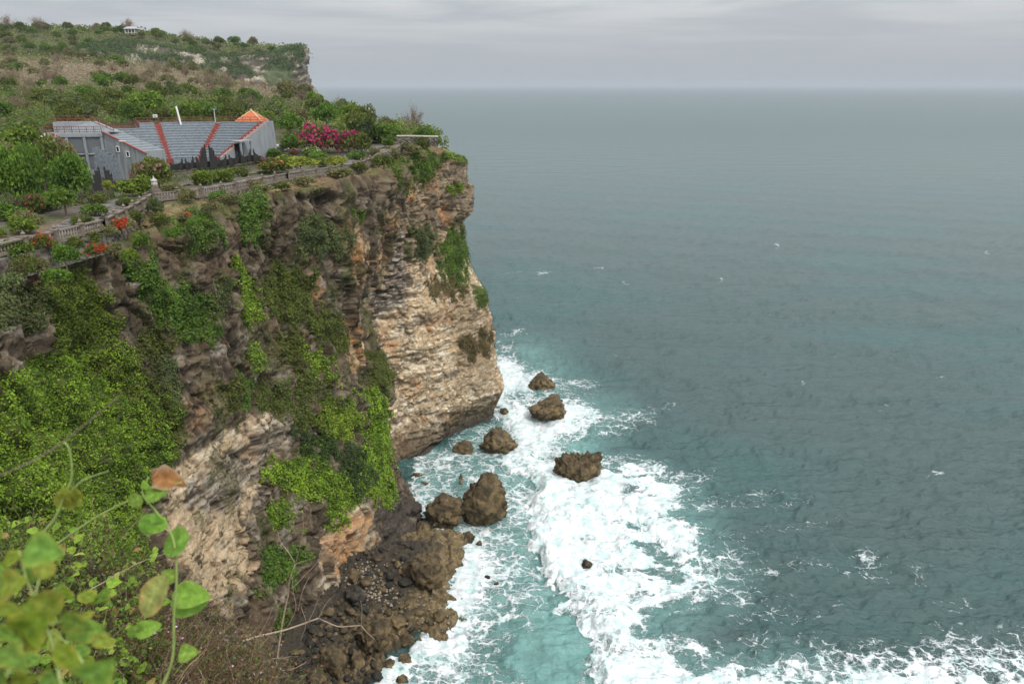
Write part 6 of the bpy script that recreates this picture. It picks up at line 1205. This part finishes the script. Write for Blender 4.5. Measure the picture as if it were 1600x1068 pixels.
def mass(name, E, n, size, tones, label, seed, orient=.25, aspect=.6, jit=.05):
    r = np.random.default_rng(seed); P = E[r.integers(0, len(E), n)]+r.normal(0, jit, (n, 3)); c = np.array(tones)[r.integers(0, len(tones), n)]*r.uniform(.6, 1.3, n)[:, None]
    return tag(obj(name, leaf_cloud(name, P, np.tile([0, -.4, .8], (n, 1)), size, c, M_LEAF, orient, aspect, seed)), label, 'undergrowth', kind='stuff')
mass('brow_leaf_litter', EE, 14000, .034, [(.10, .18, .025), (.16, .24, .04), (.05, .09, .02), (.12, .08, .04)], 'small leaves filling the near shrub at lower left', 3)
V, Fc, C, E2 = tangle(900, 150, 440, .0, .5, .8, .0026, 2, [(.22, .12, .07), (.28, .17, .10), (.15, .10, .07), (.30, .22, .15)])
tag(obj('brow_twigs', mesh_np('brow_twigs', V, Fc, M_TWIG, C)), 'dry brown twig tangle along the near brow', 'twigs', kind='stuff')
mass('dry_brow_plants', E2, 12000, .022, [(.17, .09, .04), (.22, .14, .07), (.10, .08, .04), (.08, .11, .025), (.12, .17, .04), (.07, .06, .03)], 'rust brown dry plants with a few green sprigs on the near brow', 4)
mass('tiny_brow_flowers', E2, 160, .018, [(.5, .35, .55), (.6, .5, .65)], 'tiny lilac flowers dotted over the dry brow plants', 5, .5, .9)
# ---- dead branches reaching out from the brow
D1 = empty('dead_branch', tuple(at(378, 1003, 6.0)), label='bare reddish branch reaching right over the boulders', cat='branch'); bpy.context.view_layer.update()
def wood(parent, lines):
    for nm, pts, r in lines:
        P = np.array([at(*p) for p in pts])-np.array(parent.location); Q = resample(P, len(P)*5); Q += .006*np.stack([noise(Q*6, 1), noise(Q*6, 2), noise(Q*6, 3)], 1); rr = np.interp(np.linspace(0, 1, len(Q)), np.linspace(0, 1, len(r)), r)*.7; MB().tube([tuple(q) for q in Q], list(rr), 7).build(nm, M_DEADWOOD, parent, True)
wood(D1, [('branch', [(330, 1040, 5.4), (378, 1003, 6.0), (410, 992, 6.2), (450, 982, 6.4), (498, 965, 6.5)], [.03, .022, .018, .015, .012]), ('branch', [(498, 965, 6.5), (508, 970, 6.6), (530, 978, 6.6), (564, 977, 6.6)], [.012, .010, .008]), ('branch', [(564, 977, 6.6), (566, 955, 6.6), (564, 938, 6.6)], [.006, .003]), ('branch', [(564, 977, 6.6), (576, 990, 6.6), (585, 998, 6.6)], [.008, .004]),
      ('branch', [(404, 993, 6.2), (418, 968, 6.2), (426, 948, 6.2)], [.008, .003]), ('branch', [(498, 965, 6.5), (506, 948, 6.5), (516, 934, 6.5)], [.008, .003]), ('branch', [(482, 970, 6.4), (490, 955, 6.4), (497, 938, 6.4)], [.006, .003]), ('branch', [(386, 1022, 5.6), (430, 1028, 5.8), (455, 1024, 6.0)], [.008, .004]), ('branch', [(330, 1048, 5.2), (400, 1050, 5.6), (460, 1044, 5.9), (478, 1034, 6)], [.009, .004])])
D2 = empty('dead_tree', tuple(at(438, 1050, 7.5)), label='pale leafless dead tree standing upright before the cliff foot', cat='dead tree'); bpy.context.view_layer.update()
wood(D2, [('trunk', [(420, 1120, 7.0), (440, 980, 7.5), (450, 930, 7.6), (453, 905, 7.6), (462, 880, 7.6)], [.022, .016, .013, .011]), ('branch', [(462, 880, 7.6), (450, 862, 7.6), (438, 845, 7.7), (432, 826, 7.7)], [.009, .006, .003]), ('branch', [(462, 880, 7.6), (470, 850, 7.5), (474, 825, 7.5), (473, 806, 7.5)], [.008, .005, .003]),
      ('branch', [(448, 980, 7.4), (462, 950, 7.4), (458, 920, 7.4), (456, 900, 7.4)], [.007, .004]), ('branch', [(455, 920, 7.5), (480, 895, 7.5), (500, 872, 7.5), (512, 852, 7.6)], [.007, .003]), ('branch', [(466, 955, 7.3), (472, 925, 7.3), (484, 900, 7.4)], [.005, .003]), ('branch', [(470, 1000, 7), (478, 970, 7), (470, 945, 7.1)], [.005, .003]), ('branch', [(462, 880, 7.6), (480, 874, 7.7), (494, 870, 7.7)], [.003, .002])])
# thin bare twig in front of the pale overhang
D3 = empty('bare_twig', tuple(at(290, 890, 5.0)), label='thin reddish twig before the pale overhang', cat='twig'); bpy.context.view_layer.update()
wood(D3, [('stem', [(270, 985, 4.9), (292, 915, 5), (304, 880, 5), (312, 850, 5)], [.005, .003, .0015]), ('stem', [(120, 930, 3.4), (170, 905, 3.5), (215, 880, 3.6), (262, 862, 3.8)], [.005, .003, .002]), ('stem', [(196, 832, 3.6), (215, 812, 3.6), (228, 792, 3.6)], [.002, .001])])
# ================================================================ SEA AIR
m = bpy.data.materials.new('sea_air'); m.use_nodes = True; nt = m.node_tree; nt.nodes.clear(); o_ = nt.nodes.new('ShaderNodeOutputMaterial'); pv = nt.nodes.new('ShaderNodeVolumePrincipled')
pv.inputs['Color'].default_value = (.60, .65, .70, 1); pv.inputs['Density'].default_value = .00008; pv.inputs['Anisotropy'].default_value = .0; nt.links.new(pv.outputs[0], o_.inputs['Volume'])
hb_ = MB().box((0, 0, 0), (150000, 150000, 146)).build('haze', m); hb_.location = (0, 0, 61); tag(hb_, kind='stuff', label='thin pale sea haze', cat='haze')
